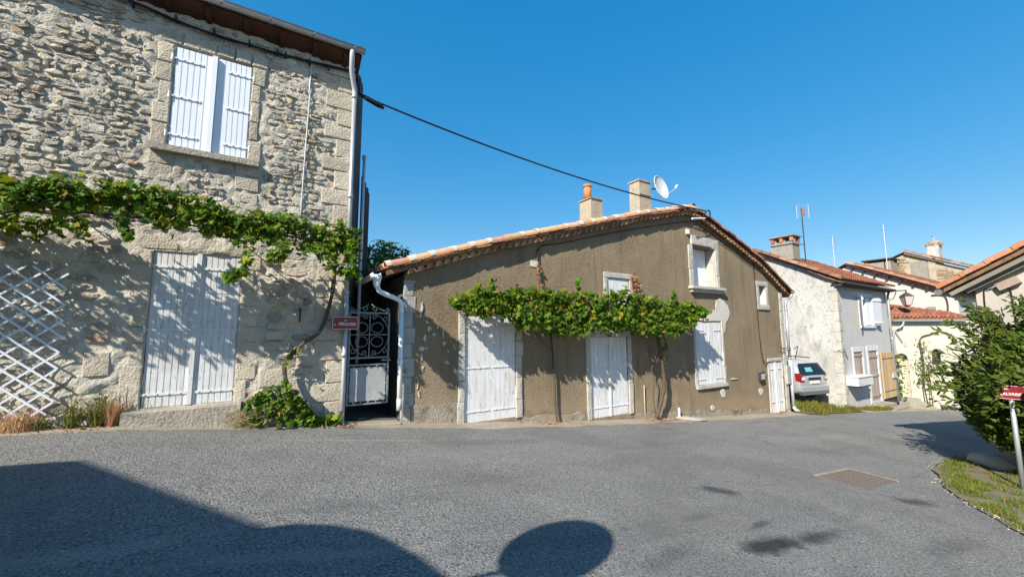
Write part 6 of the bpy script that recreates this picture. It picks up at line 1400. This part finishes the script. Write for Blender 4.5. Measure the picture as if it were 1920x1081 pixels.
# sign on a pole
s2_ = thing('street_sign', 'red street name sign on a grey pole half hidden in the bush', 'street sign', (10.79, 1.52, -1.07))
MB().tube([(10.79, 1.50, -1.12), (10.79, 1.50, .55)], .032, 8).build('pole', PIPEZ, s2_, True)
M2 = sign_mat(Vector((10.74, 1.53, .53)), R(-78)); rounded_plate(.44, .24, .02, .012, M2).build('plate', REDEN, s2_); rounded_plate(.42, .22, .018, .0012, M2, .005).build('border', WHITEEN, s2_)
text_mesh('rue', .04, WHITEEN, s2_, M2 @ Matrix.Translation((.0, .055, .001))); text_mesh('du CALVAIRE', .066, WHITEEN, s2_, M2 @ Matrix.Translation((.0, -.03, .001)), xs=.80)
M3 = sign_mat(Vector((10.80, 1.25, .50)), R(-20)); rounded_plate(.40, .24, .02, .012, M3).build('plate', REDEN, s2_)
tag(MB().tube([(12.5, 2.15, -1.25), (12.6, 2.1, -1.12), (12.7, 2.1, -1.0)], [.32, .36, .18], 9).build('boulder', WHITEST, None, True), 'pale rounded stone lying under the laurel bush', 'stone')

# ------------------------------------------------------------------ CAR
car = thing('parked_car', 'silver estate car parked nose-in beside the white gable wall', 'car', (19.0, 7.66, -1.30), rz=R(-10))
# local axes: x across (0..), y forward from the rear, z up
sec = [  # y, half width, sill z, belt z, belt half, roof z, roof half
    (0.00, .78, .42, .92, .76, .98, .60), (.06, .86, .34, 1.00, .84, 1.10, .66), (.20, .90, .28, 1.04, .88, 1.40, .64), (.42, .91, .26, 1.06, .88, 1.58, .62), (.9, .91, .24, 1.06, .88, 1.64, .62), (1.7, .91, .24, 1.05, .88, 1.655, .62),
    (2.4, .91, .24, 1.03, .88, 1.62, .60), (2.9, .91, .24, 1.01, .87, 1.32, .62), (3.2, .90, .26, .99, .86, 1.04, .70), (3.9, .87, .30, .92, .80, .96, .60), (4.2, .80, .36, .75, .70, .78, .5), (4.28, .70, .44, .62, .60, .64, .4)]
mb = MB(); rings = []
for (y, hw_, zs_, zb_, hb, zr, hr) in sec:
    half_ = [(0, zs_), (hw_ * .9, zs_), (hw_, zs_ + .12), (hw_ * 1.0, (zs_ + zb_) / 2 + .05), (hb, zb_), (hb * .97, zb_ + .03), (hr + (hb - hr) * .25, zb_ + (zr - zb_) * .75), (hr, zr - .02), (hr * .6, zr), (0, zr + .012)]
    rings.append([(x, y, z) for x, z in half_] + [(-x, y, z) for x, z in half_[-2:0:-1]])
n = len(rings[0]); V_ = [p for r_ in rings for p in r_]
F_ = [(i * n + k, i * n + (k + 1) % n, (i + 1) * n + (k + 1) % n, (i + 1) * n + k) for i in range(len(rings) - 1) for k in range(n)] + [tuple(range(n))[::-1], tuple((len(rings) - 1) * n + k for k in range(n))]
mb.add(V_, F_); bo = mb.build('body', CARP, car, True, local=True)
md = bo.modifiers.new('sub', 'SUBSURF'); md.levels = 2; md.render_levels = 2
def cpart(mb, name, m_, parent=None, sm=False): return mb.build(name, m_, parent or car, sm, local=True)
q = MB(); q.add([(-.72, .055, 1.04), (.72, .055, 1.04), (.62, .265, 1.50), (-.62, .265, 1.50), (-.79, .09, 1.10), (.79, .09, 1.10)], [(0, 1, 2, 3), (0, 3, 4), (1, 5, 2)]); rw = cpart(q, 'rear_window', GLASSC); rw.location = (0, -.035, .012)
q = MB(); q.add([(-.38, .115, 1.17), (.05, .115, 1.17), (.04, .19, 1.34), (-.36, .19, 1.34)], [(0, 1, 2, 3)]); q.v = [(a, b - .012, c) for a, b, c in q.v]; cpart(q, 'window_card', STICK, rw)
for s in (-1, 1):
    q = MB(); q.add([(s * .905, .45, 1.09), (s * .905, 1.25, 1.09), (s * .74, 1.25, 1.52), (s * .72, .55, 1.50)], [(0, 1, 2, 3)]); cpart(q, 'side_window', GLASSD)
    q = MB(); q.add([(s * .905, 1.30, 1.09), (s * .905, 2.6, 1.06), (s * .76, 2.3, 1.50), (s * .74, 1.30, 1.52)], [(0, 1, 2, 3)]); cpart(q, 'side_window', GLASSD)
    q = MB(); q.add([(s * .64, -.005, .80), (s * .83, .03, .80), (s * .885, .18, .84), (s * .87, .22, 1.14), (s * .80, .06, 1.14), (s * .66, .03, 1.06)], [(0, 1, 4, 5), (1, 2, 3, 4)]); q.v = [(a * 1.01, b - .012, c) for a, b, c in q.v]; tl = cpart(q, 'tail_lamp', LAMPR)
    q = MB(); q.add([(s * .62, -.022, .88), (s * .78, .0, .88), (s * .76, .005, .98), (s * .62, -.01, .98)], [(0, 1, 2, 3)]); cpart(q, 'reverse_lamp', LAMPC, tl)
    cpart(MB().tube([(s * .60, .5, 1.70), (s * .62, 1.0, 1.72), (s * .62, 2.0, 1.72), (s * .60, 2.5, 1.66)], .022, 6), 'roof_rail', CARB)
    for y in (.78, 3.42):
        wheel = cpart(MB().tube([(s * .70, y, .34), (s * .93, y, .34)], .34, 20), 'wheel', TYRE); cpart(MB().tube([(s * .932, y, .34), (s * .94, y, .34)], .21, 14), 'rim', RIMM, wheel)
    q = MB(); 
    for y in (.78, 3.42): q.tube([(s * .86, y + .40 * math.cos(t), .36 + .40 * math.sin(t)) for t in [k * math.pi / 10 for k in range(11)]], .045, 6)
    cpart(q, 'wheel_arch', CARB)
    cpart(MB().box(s * .98 - .08, s * .98 + .08, 2.35, 2.5, 1.05, 1.2), 'wing_mirror', CARB)
cpart(MB().box(-.80, .80, -.05, .12, .42, .60), 'bumper', CARP); cpart(MB().box(-.80, .80, -.04, .12, .28, .415), 'bumper_skirt', RIMM)
cpart(MB().box(-.36, .36, -.025, .02, .86, .96), 'trim_strip', CARB); cpart(MB().box(-.26, .26, -.03, .01, .72, .83), 'number_plate', WHITEEN)

# ------------------------------------------------------------------ what throws the near shadows: a house, an added low block and an added oval disc behind the camera
def prism(mb, pts, z0, z1):
    n = len(pts)
    for i in range(n): a, b = pts[i], pts[(i + 1) % n]; mb.face([(a[0], a[1], z0), (b[0], b[1], z0), (b[0], b[1], z1), (a[0], a[1], z1)])
    mb.face([(x, y, z1) for x, y in pts])
oh = thing('neighbour_house', 'rendered house standing behind the viewpoint on the left', 'house', (-8, -1, .3))
e1_ = Vector((.53, -.85, 0)).normalized(); e2_ = Vector((-.99, .05, 0))   # along the front, and away from the street
c0 = Vector((-7.75, 2.70, 0))
if e2_.x > 0: e2_ = -e2_
pts = [c0, c0 + e1_ * 7.5, c0 + e1_ * 7.5 + e2_ * 6, c0 + e2_ * 6]
mb = MB(); prism(mb, [(p.x + (-.25 if i in (2, 3) else -.25), p.y - .2) for i, p in enumerate(pts)], -.5, 5.4); mb.build('wall', WHITEW, oh)
mb = MB(); q = [p.copy() for p in pts]; zr = 5.5; rm0 = (q[0] + q[3]) / 2 + e1_ * 2.5; rm1 = (q[1] + q[2]) / 2 - e1_ * 2.5
Z = lambda p, z: (p.x, p.y, z)
mb.face([Z(q[0], zr), Z(q[1], zr), Z(rm1, 7.0), Z(rm0, 7.0)]); mb.face([Z(q[2], zr), Z(q[3], zr), Z(rm0, 7.0), Z(rm1, 7.0)]); mb.face([Z(q[1], zr), Z(q[2], zr), Z(rm1, 7.0)]); mb.face([Z(q[3], zr), Z(q[0], zr), Z(rm0, 7.0)]); mb.face([Z(p, zr) for p in q][::-1])
mb.build('roof', TILEOLD, oh)
shd = thing('shadow_block', 'low unseen block added behind the viewpoint to throw a rounded hedge-like shadow', 'shadow caster', (-4, 0, 0))  # added out of view; outline shaped to throw the rounded hedge-like shadow
P5 = [(-4.7, 2.0), (-3.7, 1.95), (-3.51, 1.93), (-3.27, 1.80), (-3.08, 1.60), (-2.98, 1.38), (-2.87, 1.08), (-2.80, .76), (-2.9, -.6), (-3.5, -2.2), (-5.4, -1.6)]
mb = MB(); prism(mb, [(x * .97 - .1, y * .95) for x, y in P5], -.5, 3.05); mb.build('wall', PINKW, shd)
mb = MB(); prism(mb, P5, 3.05, 3.2); mb.build('roof', TILEOLD, shd)
mi = thing('shadow_oval', 'unseen oval disc on an arm, added behind the viewpoint to throw the oval shadow', 'mirror', (-1.7, .92, 3.0))  # added unseen disc, sized and tilted to cast the oval road shadow
mn = Vector((.93, .36, .05)).normalized(); ma = mn.cross(Vector((0, 0, 1))).normalized(); mbv = ma.cross(mn); mc = Vector((-1.70, .92, 3.0)); mb = MB()
ax1 = (mbv * math.cos(R(12)) + ma * math.sin(R(12))); ax2 = (ma * math.cos(R(12)) - mbv * math.sin(R(12)))
for j in range(5):
    r0a, r1a = j / 5, (j + 1) / 5
    for k in range(28):
        t0, t1 = k * 6.283 / 28, (k + 1) * 6.283 / 28
        f_ = lambda r_, t: mc + ax1 * (.47 * r_ * math.cos(t)) + ax2 * (.345 * r_ * math.sin(t)) + mn * (.06 * (1 - r_ * r_))
        mb.face([f_(r0a, t0), f_(r1a, t0), f_(r1a, t1), f_(r0a, t1)])
mb.build('oval_face', RIMM, mi, True)
MB().tube([mc - mbv * .36 + Vector((-.03, .08, 0)), Vector((-1.95, 1.08, 2.58)), Vector((-2.9, 1.05, 2.45))], .022, 6).build('arm', PIPEZ, mi)

# ------------------------------------------------------------------ groups of alike things
GR = {'downpipe': 'downpipes on the house fronts', 'chimney': 'chimneys on the roofs', 'aerial': 'aerials above the far roofs', 'weed': 'weeds along the foot of the stone wall',
      'street sign': 'red street name signs', 'vine': 'grapevines trained across the house fronts', 'conduit': 'thin conduits on the walls'}
for o in COL.objects:
    if o.parent is None and o.get('category') in GR: o['group'] = GR[o['category']]
